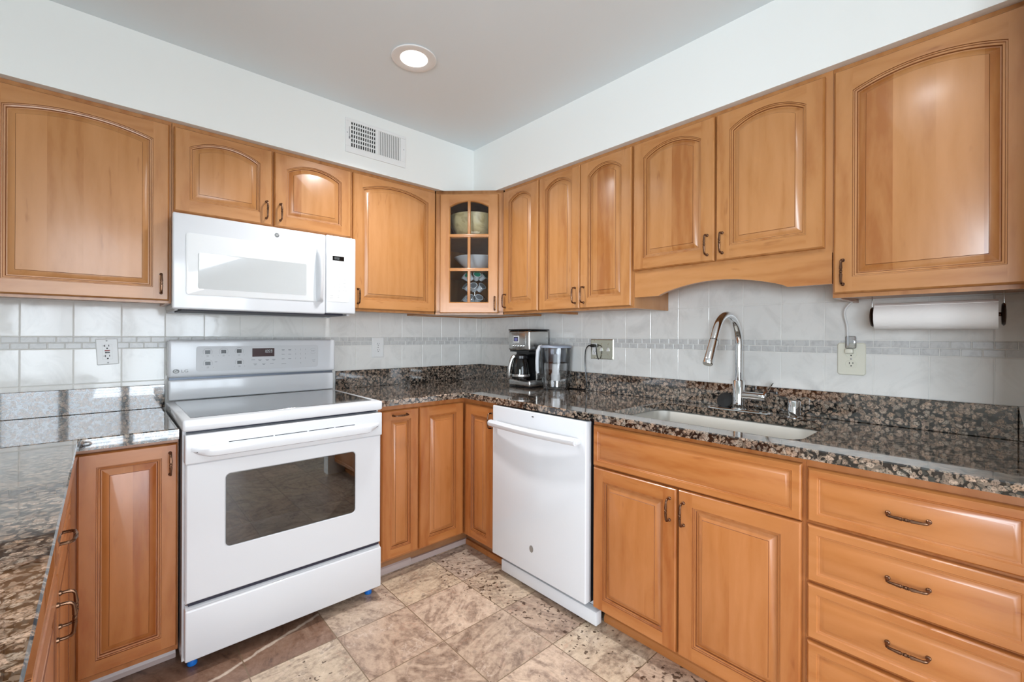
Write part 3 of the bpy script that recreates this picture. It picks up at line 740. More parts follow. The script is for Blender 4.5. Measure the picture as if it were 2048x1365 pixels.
for tier in range(3):
    row = sorted([p for p in pods if p[0]//7 == tier], key=lambda p: (p[1].x - p[1].y))
    nm = {3: ('left', 'middle', 'right'), 4: ('leftmost', 'left-centre', 'right-centre', 'rightmost')}.get(len(row), tuple('number %d' % q for q in range(9)))
    for pos, (n_, base, ax) in zip(nm, row):
        if pod0 is None:
            m = MB(); m.lathe([(.0165, 0), (.0175, .001), (.0225, .040), (.0228, .041)], n=24); m.lathe([(.0262, .041), (.0266, .042), (.0262, .0432)], n=24)
            lid = MB(); lid.lathe([(.0215, .0433), (.0210, .0438)], n=24)
            p = thing('coffee_pod', '', 'coffee pod'); m.build('cup', BOWLW, p); ld = lid.build('foil_lid', TEAL, p); pod0 = p
            teal_me = ld.data; lid2 = ld.data.copy(); lid2.materials[0] = PODG
            kids = list(p.children)
        else:
            p = copy_obj(pod0)
            for ch in kids:
                c_ = copy_obj(ch, p)
                if ch.name.startswith('foil') and (tier < 2): c_.data = lid2
        col = 'teal' if tier == 2 else 'grey'
        if p is pod0 and tier < 2: kids[1].data = lid2
        if tier == 2:
            for ch in p.children:
                if ch.name.startswith('foil'): ch.data = teal_me
        p['label'] = '%s white coffee pod with %s lid in the %s tier of the pod carousel' % (pos, col, ('bottom', 'middle', 'top')[tier]); p['category'] = 'coffee pod'; p['group'] = 'coffee pods on the carousel'
        p.location = prl + base
        p.rotation_euler = ax.to_track_quat('Z', 'Y').to_euler()
TEAL_ME = bpy.data.meshes.get('foil_lid')

# ------------------------------------------------------------------ base cabinets
def base_cab(name, label, wall, a, b, face=Y_LO, z0=.098, zt=.8735, toe=.50, dz=0, hollow=False):
    loc, rz = ((a, -face, 0), 0) if wall == 'L' else (((-face, -a, 0), R(-90)) if wall == 'R' else ((face, a, 0), R(90)))
    t = thing(name, label, 'cabinet', loc, rz)
    d = (face-.0055) if wall != 'P' else .58
    m = MB(); w = b-a
    if hollow:      # open box, so that the basin hangs inside
        m.box(0, w, 0, .020, z0+dz, zt+dz); m.box(0, .016, .020, d, z0+dz, zt+dz); m.box(w-.016, w, .020, d, z0+dz, zt+dz); m.box(.016, w-.016, .020, d, z0+dz, z0+dz+.016)
    else: m.box(0, w, 0, d, z0+dz, zt+dz)
    m.build('carcass', WVb, t, smooth=0)
    m = MB(); td = face-toe if wall != 'P' else .075
    m.box(0, w, td, td+.016, 0.001, z0+dz-.0005); m.build('toe_kick', TOEW, t, smooth=0)
    m = MB(); m.add([(0, td-.001, .001), (0, td-.013, .001), (0, td-.013, .018), (0, td-.009, .030), (0, td-.001, .036), (w, td-.001, .001), (w, td-.013, .001), (w, td-.013, .018), (w, td-.009, .030), (w, td-.001, .036)],
                    [(0,1,6,5),(1,2,7,6),(2,3,8,7),(3,4,9,8),(4,0,5,9),(0,4,3,2,1),(5,6,7,8,9)]); m.build('base_shoe', WHb if wall == 'R' else TOE, t, smooth=0)
    return t
# left of the range (this side stands two centimetres lower)
t = base_cab('base_cabinet', 'reddish single-door base cabinet in the left corner beside the range', 'L', -2.1860, -1.8930, face=.605, dz=-.032, toe=.53)
door(t, .026, .089, .2635, .738, LO, st=.046, rb=.048, rt=.048, hx=.241, hz=.667)
# peninsula cabinet facing the range
t = base_cab('peninsula_cabinet', 'two-door base cabinet with a top drawer under the left peninsula', 'P', -1.70, -.612, face=-2.187, dz=-.032)
drawer(t, .028, .692, .915, .138, LO)
door(t, .028, .089, .455, .595, LO, hx=.427, hz=.497); door(t, .489, .089, .455, .595, LO, hx=.028, hz=.497)
# right of the range
t = base_cab('pull_out_cabinet', 'narrow pull-out base cabinet right of the range, level handle on top', 'L', -1.1270, -.8860, toe=.516)
door(t, -1.0940+1.1270, .1100, .2035, .7380, LO, st=.046, rb=.046, rt=.050, hx=.0955, hz=.7120, hvert=False, field=.030)
# L-shaped corner base cabinet with a folding pair of doors
t = thing('corner_base_cabinet', 'L-shaped corner base cabinet with a folding door pair beside the dishwasher', 'cabinet', (-.8855, -Y_LO, 0))
sh = (-.8855, -Y_LO, 0)
m = MB(); m.poly([(-.8855, -Y_LO), (-Y_LO, -Y_LO), (-Y_LO, -.8800), (-.0055, -.8800), (-.0055, -.0055), (-.8855, -.0055)], .098, .8735); m.build('carcass', WVb, t, shift=sh, smooth=0)
m = MB(); m.box(-.8855, -.50, -.516, -.500, .001, .0975); m.box(-.516, -.500, -.8800, -.516, .001, .0975); m.build('toe_kick', TOEW, t, shift=sh, smooth=0)
m = MB(); m.box(-.8855, -.517, -.529, -.517, .001, .030); m.build('base_shoe', TOE, t, shift=sh, smooth=0)
m = MB(); m.box(-.529, -.517, -.8800, -.5295, .001, .030); m.build('base_shoe', WHb, t, shift=sh, smooth=0)
door(t, .0045, .108, .2780, .740, LO, st=.052, rb=.046, rt=.050)
d = door(t, .2995, .108, .2460, .738, LO, st=.055, rb=.046, rt=.055, hx=.2330, hz=.672)
d.rotation_euler = (0, 0, R(-90)); d.location = (-Y_LO+.8855, -.6235+Y_LO, .108)
# sink base and drawer base
t = base_cab('sink_base_cabinet', 'two-door base cabinet below the sink, with a false drawer front', 'R', 1.5000, 2.2590, hollow=True)
drawer(t, .007, .6895, .745, .166, LO, False, 'false_drawer_front')
door(t, .0085, .1050, .3625, .579, LO, hx=.3385, hz=.503); door(t, .3775, .1050, .3745, .581, LO, st=.052, hx=.0215, hz=.500)
t = base_cab('drawer_base_cabinet', 'four-drawer base cabinet at the lower right corner', 'R', 2.2595, 2.7030)
w = .4335
for zb_, hh in ((.6960, .1530), (.5260, .1605), (.3640, .1540), (.1050, .2490)):
    drawer(t, .0065, zb_, w, hh, LO)

# ------------------------------------------------------------------ worktops
ZC = .905; ZCL = .882
def rr2(x0, x1, y0, y1, r, n=6):
    return rrect(x0, x1, y0, y1, r, n)
m = MB()
outer = [(-1.1315, -.623), (-.6190, -.623), (-.6190, -2.7045), (-.0030, -2.7045), (-.0030, -.0030), (-1.1315, -.0030)]
hole = list(reversed(rr2(-.528, -.124, -2.2225, -1.538, .055)))
m.poly(outer, .8745, ZC, [hole], .0035)
tag(m.build('countertop', GRANITE, smooth=20), 'L-shaped brown granite worktop around the sink, right of the range', 'countertop')
m = MB(); m.poly([(-3.0, -.640), (-1.8945, -.640), (-1.8945, -.0030), (-3.0, -.0030)], .8425, ZCL, ch=.0035)
tag(m.build('countertop', GRANITE, smooth=20), 'brown granite worktop along the wall left of the range', 'countertop')
m = MB(); m.poly([(-3.0, -2.35), (-2.1430, -2.35), (-2.1545, -.6410), (-3.0, -.6410)], .8425, ZCL-.0006, ch=.003)
tag(m.build('countertop', GRANITE, smooth=20), 'granite peninsula worktop in the lower left foreground', 'countertop')
def upstand(label, *a):
    m = MB(); m.rbox(*a, .0015, 1); tag(m.build('granite_upstand', GRANITE, smooth=20), label, 'backsplash', 'granite upstands')
upstand('granite upstand behind the worktop left of the range', -3.0, -1.8900, -.0200, -.0048, ZCL+.0004, .9890)
upstand('granite upstand between the range and the corner', -1.0985+.0, -.0206, -.0200, -.0048, ZC+.0004, 1.0105)
upstand('long granite upstand behind the coffee maker and sink', -.0205, -.0048, -2.6745, -.0050, ZC+.0004, 1.0105)
upstand('short granite upstand at the right end of the worktop', -.600, -.0210, -2.7040, -2.6750, ZC+.0004, 1.0105)

# ------------------------------------------------------------------ range
RC = (-1.5135, -.36, 0)
rg_ = thing('range', 'white freestanding electric range with glass top and oven window', 'stove', RC)
def RB(m, name, mat, parent=None, **k): return m.build(name, mat, parent or rg_, shift=RC if parent is None else RC, **k)
m = MB()   # body with open oven cavity
m.box(-1.8865, -1.8500, -.655, -.035, .040, .873); m.box(-1.1760, -1.1395, -.655, -.035, .040, .873)
m.box(-1.8500, -1.1760, -.080, -.035, .040, .873); m.box(-1.8500, -1.1760, -.655, -.080, .040, .330); m.box(-1.8500, -1.1760, -.655, -.080, .800, .873)
RB(m, 'body', WHITE, smooth=0)
m = MB(); e = .003   # dark enamel oven lining
m.box(-1.8495, -1.8470, -.654, -.081, .3305, .7995); m.box(-1.1790, -1.1765, -.654, -.081, .3305, .7995); m.box(-1.847, -1.179, -.0835, -.081, .3305, .7995); m.box(-1.847, -1.179, -.654, -.0835, .3305, .333); m.box(-1.847, -1.179, -.654, -.0835, .797, .7995)
RB(m, 'oven_lining', OVENIN, smooth=0)
for zz in (.475, .570):
    m = MB()
    for k in range(2): m.tube([(-1.845, -.64+.54*k, zz), (-1.181, -.64+.54*k, zz)], .0035, 8)
    for k in range(19): m.tube([(-1.83+k*.0352, -.64, zz), (-1.83+k*.0352, -.10, zz)], .0022, 6)
    RB(m, 'oven_rack', CHROME)
m = MB(); m.rbox(-1.8905, -1.1365, -.7000, -.092, .8745, .9165, .009, 3)
RB(m, 'cooktop_frame', WHITE)
m = MB(); plate_l = rrect(-1.8630, -1.1680, -.652, -.135, .006); m.poly(plate_l, .9160, .9176, ch=.0006); RB(m, 'cooktop_glass', COOKTOP, smooth=20)
m = MB(); m.box(-1.876, -1.1515, -.664, -.6555, .8645, .8735); RB(m, 'lip_gap_shade', DKNAVY, smooth=0)  # dark strip standing in for the shade under the cooktop lip
# oven door
wx0, wx1, wz0, wz1 = -1.7580, -1.2648, .4295, .7002
dfx = (-1.8800, -1.1440, .2600, .7580)
m = MB(); y0_, y1_ = -.6565, -.6950
hol = list(reversed(rrect(wx0, wx1, wz0, wz1, .016)))
mm = MB(); mm.poly([(dfx[0], dfx[2]), (dfx[1], dfx[2]), (dfx[1], dfx[3]), (dfx[0], dfx[3])], -y0_, -y1_, [hol], .004)
m.add([(v[0], -v[2], v[1]) for v in mm.v], mm.f)
dr = RB(m, 'oven_door', WHITE, smooth=20)
m = MB(); g = rrect(wx0, wx1, wz0, wz1, .016); plate(m, g, -.6890, -.6935); RB(m, 'window_glass', OVENGLASS, dr, smooth=20)
m = MB(); m.rbox(-1.8835, -1.1408, -.7035, -.6570, .7585, .8630, .005, 3)
# moulded pull: bulges out of the band and fades into its ends
n = 40; prof = []
x0, x1 = -1.866, -1.158
loops = []
for i in range(n+1):
    s = i/n; x = x0+(x1-x0)*s
    k = min(1, min(s, 1-s)/.10); k = math.sin(k*PI/2)**.8
    out = .001+.030*k; zl = .8150-(.8150-.7790)*(.25+.75*k)
    l = [(x, -.7030, .8185), (x, -.7035-out*.55, .8165), (x, -.7035-out*.95, .8110), (x, -.7035-out, .8030), (x, -.7035-out*.92, zl+.006), (x, -.7035-out*.45, zl), (x, -.7030, zl-.001)]
    loops.append(l)
m.loft(loops, 0, False)
hb = RB(m, 'door_handle', WHITE, dr, smooth=40)
m = MB()
for a, b_ in ((-1.7515, -1.6010), (-1.5950, -1.4735), (-1.4660, -1.3630), (-1.3570, -1.2720)): m.box(a, b_, -.7042, -.7030, .8215, .8240)
RB(m, 'vent_slots', BLACKM, hb, smooth=0)
m = MB(); m.box(-1.872, -1.150, -.690, -.657, .2490, .2590); RB(m, 'door_gap_shade', DKNAVY, smooth=0)  # shade between oven door and drawer, made as a dark strip
m = MB(); m.rbox(-1.8815, -1.1405, -.6985, -.6570, .0530, .2360, .006, 3); m.add([(-1.879, -.692, .2340), (-1.143, -.692, .2340), (-1.143, -.676, .2475), (-1.879, -.676, .2475), (-1.879, -.658, .2475), (-1.143, -.658, .2475)], [(0, 1, 2, 3), (3, 2, 5, 4)])
RB(m, 'storage_drawer', WHITE)
for x in (-1.852, -1.172):
    m = MB(); m.lathe([(.015, .0015), (.017, .006), (.015, .018), (.012, .041)], (x, -.628, 0), n=16); f_ = RB(m, 'foot', BLUE); f_['label'] = 'bright blue foot cover'
for x in (-1.852, -1.172):
    m = MB(); m.lathe([(.018, .0015), (.018, .018), (.012, .041)], (x, -.10, 0), n=12); RB(m, 'foot', BLACK)
# backguard
m = MB(); m.rbox(-1.8850, -1.1320, -.1000, -.030, 1.0225, 1.1965, .012, 4)
bg = RB(m, 'backguard', WHITE)
m = MB(); m.rbox(-1.8815, -1.1360, -.0860, -.040, .9160, 1.0110, .008, 3); RB(m, 'rear_vent_panel', WHITE)
m = MB(); m.box(-1.8780, -1.1400, -.074, -.042, 1.0100, 1.0235); RB(m, 'vent_slot', GREYP if False else plain('grey_vent', srgb(96, 102, 112), .4, metal=.6), smooth=0)
m = MB(); plate(m, rrect(-1.7800, -1.2270, 1.0480, 1.1665, .012), -.0995, -.1012, .0004); cp = RB(m, 'control_panel', GREYP, bg, smooth=20)
# (display and printing stay on the panel's own plane)
for (a, b_, c_, d_) in ((-1.7457, -1.7252, 1.1299, 1.1471), (-1.6805, -1.6604, 1.1308, 1.1483), (-1.6155, -1.5950, 1.1318, 1.1496), (-1.7450, -1.7240, 1.0765, 1.0922), (-1.6137, -1.5942, 1.0768, 1.0930)):
    m = MB(); m.box(a, b_, -.1018, -.1008, c_, d_); RB(m, 'burner_indicator', BLACK, bg, smooth=0)
m = MB(); m.box(-1.5480, -1.4470, -.1020, -.1008, 1.1110, 1.1535); RB(m, 'clock_display', DISPR, bg, smooth=0)
m = MB(); seven_seg(m, '10:59', -1.4955, -.1026, 1.1300, .0155, .0070, .0030, .0017); RB(m, 'clock_digits', LIT, bg, smooth=0)
m = MB(); y = -.1014
def ring(m, cx, cz, r0, r1, y, a0=0, a1=360, n=28):
    vs = []; 
    for i in range(n+1):
        a = R(a0+(a1-a0)*i/n); vs += [(cx+r0*math.cos(a), y, cz+r0*math.sin(a)), (cx+r1*math.cos(a), y, cz+r1*math.sin(a))]
    m.add(vs, [(2*i, 2*i+1, 2*i+3, 2*i+2) for i in range(n)])
for cx, cz in ((-1.7355, 1.1385), (-1.6705, 1.1395), (-1.6052, 1.1405), (-1.7345, 1.0845), (-1.6040, 1.0850)):
    ring(m, cx, cz, .0178, .0186, y, -30, 210)
    text_mb(m, 'ON', .0056, cx, y, cz-.0165); text_mb(m, 'OFF', .0056, cx, y, cz-.0215)
    m.box(cx-.024, cx-.020, y, y+.0003, cz-.0195, cz-.0188); m.box(cx+.020, cx+.024, y, y+.0003, cz-.0195, cz-.0188); m.box(cx+.0217, cx+.0223, y, y+.0003, cz-.0212, cz-.0172)
m.box(-1.7070, -1.6970, y, y+.0003, 1.0890, 1.0915)
for i, x in enumerate((-1.5440, -1.5140, -1.4800, -1.4500)): m.box(x-.008, x+.008, y, y+.0003, 1.0935, 1.0960); (i and m.box(x-.005, x+.005, y, y+.0003, 1.0895, 1.0915))
for i, x in enumerate((-1.5345, -1.4960, -1.4585)): m.box(x-.008, x+.008, y, y+.0003, 1.0730, 1.0750); (i < 2 and m.box(x-.005, x+.005, y, y+.0003, 1.0690, 1.0710))
for r_ in range(3):
    zz = 1.1440-.0240*r_
    for x in (-1.4050, -1.3730): m.box(x-.007, x+.007, y, y+.0003, zz-.001, zz+.0015); (r_ == 0 and m.box(x-.006, x+.006, y, y+.0003, zz-.006, zz-.004))
    for c_ in range(3): text_mb(m, str(r_*3+c_+1), .0095, -1.3440+.0250*c_, y, zz)
text_mb(m, '0', .0095, -1.3180, y, 1.0715)
m.box(-1.413, -1.390, y, y+.0003, 1.0690, 1.0712)
text_mb(m, 'START', .0072, -1.2545, y, 1.1350); text_mb(m, 'CLEAR', .0062, -1.2510, y, 1.0850); text_mb(m, 'OFF', .0062, -1.2510, y, 1.0770)
ring(m, -1.2545, 1.135, .0150, .0156, y, 30, 150, 12); ring(m, -1.2545, 1.135, .0150, .0156, y, 210, 330, 12)
RB(m, 'panel_printing', PRINT, bg, smooth=0)
m = MB(); y = -.1004   # maker's emblem and letters
pl = [(-1.8555+.0125*math.cos(2*PI*k/28), 1.0525+.0098*math.sin(2*PI*k/28)) for k in range(28)]
plate(m, pl, -.0995, -.1006)
text_mb(m, 'LG', .0185, -1.8230, -.1006, 1.0520, sx=1.25)
RB(m, 'logo', LOGO, bg, smooth=0)
m = MB(); ring(m, -1.8555, 1.0525, .0052, .0066, -.1008, 80, 360, 20); m.box(-1.8555, -1.8495, -.1008, -.1005, 1.0518, 1.0530); m.box(-1.8563, -1.8551, -.1008, -.1005, 1.0485, 1.0565); RB(m, 'logo', WHITE2, bg, smooth=0)

# ------------------------------------------------------------------ microwave
MC = (-1.5190, -.20, 1.330)
mw = thing('microwave', 'white over-the-range microwave hanging above the stove', 'microwave', MC)
def MBu(m, name, mat, parent=None, **k): return m.build(name, mat, parent or mw, shift=MC, **k)
m = MB(); m.box(-1.8860, -1.1500, -.3600, -.0060, 1.3330, 1.7205); MBu(m, 'case', WHITE2, smooth=0)
m = MB()
m.box(-1.8600, -1.1900, -.352, -.075, 1.3225, 1.3328); MBu(m, 'grease_filter', DKNAVY, smooth=0)
m = MB(); m.box(-1.8840, -1.1030-.05, -.075, -.0065, 1.3200, 1.3328); m.box(-1.884, -1.874, -.352, -.075, 1.3220, 1.3328); m.box(-1.170, -1.156, -.352, -.075, 1.3220, 1.3328); MBu(m, 'bottom_tray', GREYP, smooth=0)
yf = -.4000
m = MB(); m.rbox(-1.8960, -1.2935, yf, -.3610, 1.3255, 1.7165, .007, 3)
md = MBu(m, 'door', WHITE)
m = MB(); a_ = rrect(-1.8520, -1.3160, 1.3850, 1.6390, .012); b_ = rrect(-1.8490, -1.3190, 1.3880, 1.6360, .011)
l3 = lambda l, y: [(p[0], y, p[1]) for p in l]
m.loft([l3(a_, yf-.0002), l3(a_, yf-.0022), l3(b_, yf-.0036)], 0, True, False, True); MBu(m, 'window_frame', GLASSW, md, smooth=25)
m = MB(); a_ = rrect(-1.8115, -1.3840, 1.4125, 1.5610, .007); b_ = rrect(-1.8100, -1.3855, 1.4140, 1.5595, .006)
m.loft([l3(a_, yf-.0037), l3(a_, yf-.0042), l3(b_, yf-.0040)], 0, True, False, True); MBu(m, 'window_screen', MICROW, md, smooth=25)
m = MB(); loops = []
for i in range(25):
    s = i/24; z = 1.3850+(1.6395-1.3850)*s; k = math.sin(PI*s)**.45 if 0 < s < 1 else 0
    loops.append([(-1.3400, yf-.001, z), (-1.3370, yf-.006-.032*k, z), (-1.3300, yf-.008-.038*k, z), (-1.3210, yf-.006-.034*k, z), (-1.3060, yf-.001-.004*k, z)])
m.loft(loops, 0, False); MBu(m, 'door_handle', WHITE, md, smooth=50)
m = MB(); m.rbox(-1.2920, -1.1420, yf, -.3610, 1.3305, 1.7190, .007, 3); pn_ = MBu(m, 'control_panel', WHITE)
m = MB(); a_ = rrect(-1.2890, -1.1790, 1.3880, 1.6390, .008); b_ = rrect(-1.2875, -1.1805, 1.3895, 1.6375, .007)
m.loft([l3(a_, yf-.0002), l3(a_, yf-.0010), l3(b_, yf-.0014)], 0, True, False, True); MBu(m, 'keypad', WHITE2, pn_, smooth=25)
m = MB(); m.box(-1.2610, -1.2035, yf-.0024, yf-.0012, 1.5950, 1.6170); MBu(m, 'clock_display', DISP, pn_, smooth=0)
m = MB(); seven_seg(m, '10:58', -1.2570, yf-.0030, 1.6010, .0100, .0052, .0024, .0012); MBu(m, 'clock_digits', LIT, pn_, smooth=0)
m = MB(); y = yf-.0017
for r_ in range(3):
    for c_ in range(3): text_mb(m, str(r_*3+c_+1), .0085, -1.2720+.0225*c_, y, 1.4965-.0175*r_)
text_mb(m, '0', .0085, -1.2495, y, 1.4445)
for x, z, w_ in ((-1.2700, 1.4465, .012), (-1.2270, 1.4430, .009), (-1.247, 1.5780, .046), (-1.2680, 1.5640, .022), (-1.2340, 1.5600, .020), (-1.2660, 1.5450, .016), (-1.2330, 1.5430, .018), (-1.2330, 1.5380, .018), (-1.249, 1.5130, .034), (-1.2000, 1.5580, .012), (-1.1990, 1.5420, .010), (-1.1990, 1.5370, .010), (-1.1990, 1.5200, .010), (-1.1990, 1.5020, .010), (-1.1990, 1.4970, .010), (-1.1990, 1.4830, .018), (-1.1990, 1.4680, .014), (-1.1990, 1.4640, .008), (-1.1990, 1.4470, .020), (-1.2660, 1.4190, .018), (-1.2660, 1.4060, .018), (-1.2320, 1.4190, .010), (-1.2320, 1.4110, .010)):
    m.box(x-w_/2, x+w_/2, y, y+.0003, z-.0009, z+.0009)
MBu(m, 'key_printing', PRINT2, pn_, smooth=0)
m = MB(); c_ = (-1.5135, 1.6800); ring(m, *c_, .0082, .0098, yf-.0005); ring(m, *c_, .0001, .0082, yf-.0004)
MBu(m, 'logo', LOGO, md, smooth=0)
m = MB(); text_mb(m, 'GE', .0105, c_[0], yf-.0007, c_[1], shear=.25); MBu(m, 'logo', WHITE2, md, smooth=0)

# ------------------------------------------------------------------ dishwasher
dwt = thing('dishwasher', 'white built-in dishwasher under the worktop left of the sink', 'dishwasher', (-.585, -.8860, 0), R(-90))
DW = .6010
m = MB(); m.box(.004, DW-.004, .002, .54, .105, .862); m.build('tub', plain('gap_shade', srgb(34, 34, 38), .6), dwt, smooth=0)  # tub coloured dark for the shade in the gaps around the door
m = MB(); m.rbox(0, DW, -.0400, 0, .110, .8670, .005, 3); dd_ = m.build('door', WHITE, dwt)
m = MB(); loops = []
for i in range(29):
    s = i/28; x = .010+(DW-.034-.010)*s; k = math.sin(PI*s)
    y = -.0700-.016*k; z = .7815
    loops.append([(x, y+.012, z-.014), (x, y-.002, z-.016), (x, y-.012, z-.007), (x, y-.013, z+.005), (x, y-.004, z+.014), (x, y+.012, z+.015)])
m.loft(loops, 0, True, True, True)
for x in (.012, DW-.050): m.rbox(x, x+.026, -.068, -.0395, .770, .793, .004)
m.build('door_handle', WHITE, dd_, smooth=45)
m = MB(); plate(m, [(.2850+.0125*math.cos(2*PI*k/28), .2295+.0165*math.sin(2*PI*k/28)) for k in range(28)], -.0398, -.0410); m.build('logo', plain('taupe_badge', srgb(128, 122, 116), .4), dd_, smooth=0)
m = MB(); m.box(.284, .296, -.0405, -.0398, .8440, .8480); m.build('indicator', BLACK, dd_, smooth=0)
m = MB(); m.rbox(.030, DW+.028, -.003, .035, .0180, .0760, .004, 2); m.box(.03, DW, .035, .2, .076, .1045); m.build('kick_plate', WHITE, dwt)
m = MB(); m.lathe([(.022, .0015), (.022, .008), (.012, .012), (.009, .104)], (DW+.010-.03, .070, 0), n=16); m.build('foot', plain('grey_foot', srgb(92, 94, 100), .5), dwt)

# ------------------------------------------------------------------ sink, faucet and fittings
m = MB(); loops = []
def sk(d, z): return [(p[0], p[1], z) for p in rr2(-.536+d, -.116-d, -2.2305+d, -1.530-d, max(.062-d*.6, .02), 8)]
m.loft([sk(-.020, .8725), sk(0, .8725), sk(.004, .868), sk(.010, .700), sk(.030, .682), sk(.060, .678)], 0, True, False, True)
sn = tag(m.build('sink', SINKST, smooth=40), 'undermount stainless steel kitchen sink set in the granite', 'sink')
FB = Vector((-.088, -1.884, ZC+.0004))
fc = thing('faucet', 'chrome pull-down kitchen faucet with a high arched spout', 'faucet', FB)
m = MB(); loops = []
for z, d in ((0, .001), (.002, 0), (.0060, .001), (.0085, .004)): loops.append([(p[0], p[1], z) for p in rrect(-.030+d, .030-d, -.132+d, .132-d, .029-d, 8)])
m.loft(loops, 0, True, True, True); m.build('base_plate', CHROME, fc)
m = MB(); m.lathe([(.030, .0086), (.029, .012), (.0240, .014), (.0235, .128), (.0215, .1315), (.013, .132)], n=32); m.build('body', CHROME, fc)
pts = [(0, 0, .1325), (0, 0, .20), (0, 0, .272)]; Ra = .120; zc_ = .285
for i in range(19):
    a = R(150*i/18); pts.append((-Ra+Ra*math.cos(a), 0, zc_+Ra*math.sin(a)))
ex, ez = pts[-1][0], pts[-1][2]; dx, dz = -.5, -.866
for s in (.02, .047): pts.append((ex+dx*s, 0, ez+dz*s))
m = MB(); m.tube(pts, .0150, 20); m.build('spout', CHROME, fc, smooth=60)
def along(s): return (ex+dx*s, 0, ez+dz*s)
m = MB(); m.tube([along(.0472), along(.0505)], .0154, 20); m.build('seal_ring', BLACK, fc)
m = MB(); m.tube([along(.0508), along(.056), along(.135), along(.152), along(.155)], [.0158, .0162, .0182, .0186, .0170], 24); sh_ = m.build('spray_head', CHROME, fc, smooth=50)
m = MB(); c0 = Vector(along(.088)) + Vector((.866, 0, -.5))*.0160; m.tube([c0, c0+Vector((.866, 0, -.5))*.006], [.0095, .0080], 14); m.build('spray_button', BLACK, sh_)
m = MB(); m.tube([(0, -.006, .068), (0, -.075, .068), (0, -.104, .068), (0, -.106, .068)], [.0165, .0165, .0165, .0145], 24); lv = m.build('lever_barrel', CHROME, fc, smooth=50)
m = MB(); m.add([(-.010, -.098, .082), (.010, -.098, .082), (.009, -.128, .130), (-.009, -.128, .130), (-.010, -.104, .080), (.010, -.104, .080), (.009, -.1325, .1285), (-.009, -.1325, .1285)], [(0,1,2,3),(7,6,5,4),(0,4,5,1),(1,5,6,2),(2,6,7,3),(3,7,4,0)]); m.build('lever', CHROME, lv, smooth=0)
ag = MB(); ag.lathe([(.0280, .0004), (.0280, .004), (.0245, .006), (.0225, .007), (.0225, .062), (.0205, .066), (.016, .067)], n=32)
tag(ag.build('air_gap_cap', CHROME, loc=(-.082, -2.090, ZC)), 'small chrome air gap cap right of the faucet', 'air gap')
sp = MB(); sp.lathe([(.012, 0), (.034, .002), (.036, .006), (.034, .010), (.020, .013), (.008, .015), (.004, .016)], n=28)
o = tag(sp.build('sink_stopper', BLACKM, loc=(-.0430, -1.8120, ZC+.0320)), 'black rubber sink stopper leaning on the upstand behind the faucet', 'stopper')
o.rotation_euler = (0, R(-58), 0)

# ------------------------------------------------------------------ coffee maker, carafe and water pitcher
cm = thing('coffee_maker', 'stainless steel drip coffee maker in the worktop corner', 'coffee maker', (-.212, -.5450, ZC+.0004), R(-90))
cw, cd, ch_ = .190, .170, .357
m = MB(); m.rbox(0, cw, .0, cd, .006, .046, .012, 3); m.build('base', STEEL, cm)
m = MB(); m.rbox(.003, cw-.003, .003, cd-.002, 0, .008, .003); m.rbox(.012, cw-.012, .008, cd-.03, .046, .049, .002); m.build('warming_plate', BLACK, cm)
m = MB(); m.rbox(0, cw, .062, cd, .046, .227, .008, 3); m.build('tower', STEEL, cm)
m = MB(); m.box(.010, cw-.010, .0605, .066, .047, .226); m.box(.010, cw-.010, .004, .062, .218, .2265); m.build('brew_recess', BLACK, cm, smooth=0)
m = MB(); m.rbox(0, cw, -.004, cd, .227, .350, .012, 4); hd = m.build('brew_head', STEEL, cm)
m = MB(); m.rbox(-.001, cw+.001, -.003, cd+.001, .3500, .3585, .004, 2); m.build('lid', BLACK, cm)
m = MB(); m.rbox(.034, .158, -.0062, -.0030, .236, .332, .004, 2); m.build('face_plate', STEEL, hd)
m = MB(); m.rbox(.052, .104, -.0085, -.0055, .275, .318, .002); m.build('display_bezel', GREYP, hd)
m = MB(); m.box(.058, .096, -.0092, -.0084, .283, .310); m.build('display', BLACK, hd, smooth=0)
m = MB(); m.box(.064, .092, -.0098, -.0091, .286, .304); m.build('display_screen', LCD, hd, smooth=0)
for k in range(5):
    m = MB(); m.lathe([(.0075, -.0058), (.0075, -.0085), (.006, -.0098)], (.046+.024*k, 0, .256), 'y', 16); m.build('button', CHROME, hd)
cf = thing('carafe', 'black-handled glass carafe inside the coffee maker', 'carafe', (-.212+.030-.028, -.5450-.112, ZC+.0500), R(-90))
cr = .056
m = MB(); m.lathe([(.045, 0), (cr, .006), (cr+.002, .030), (cr-.004, .085), (.044, .125), (.040, .130)], n=32, cap1=False); m.build('glass_body', CARAFE, cf)
m = MB(); m.lathe([(cr+.0025, .018), (cr+.0035, .020), (cr+.0030, .032), (cr+.0018, .034)], n=32, cap0=False, cap1=False); m.build('band', STEEL, cf)
m = MB(); m.lathe([(.042, .128), (.046, .130), (.046, .146), (.030, .154), (.01, .156)], n=28); m.build('lid', BLACK, cf)
m = MB(); m.tube([(-.012, -.030, .142), (-.020, -.044, .139), (-.026, -.053, .125), (-.034, -.062, .080), (-.038, -.066, .030), (-.037, -.062, .012)], [.012, .013, .0125, .0125, .0125, .010], 12); hh_ = m.build('handle', STEEL, cf, smooth=60)

pt = thing('water_pitcher', 'clear plastic filter pitcher with grey lid beside the coffee maker', 'pitcher', (-.1140, -.8560, ZC+.0004), R(42))
def oval(rx, ry, z, n=36): return [(rx*math.cos(2*PI*k/n), ry*math.sin(2*PI*k/n), z) for k in range(n)]
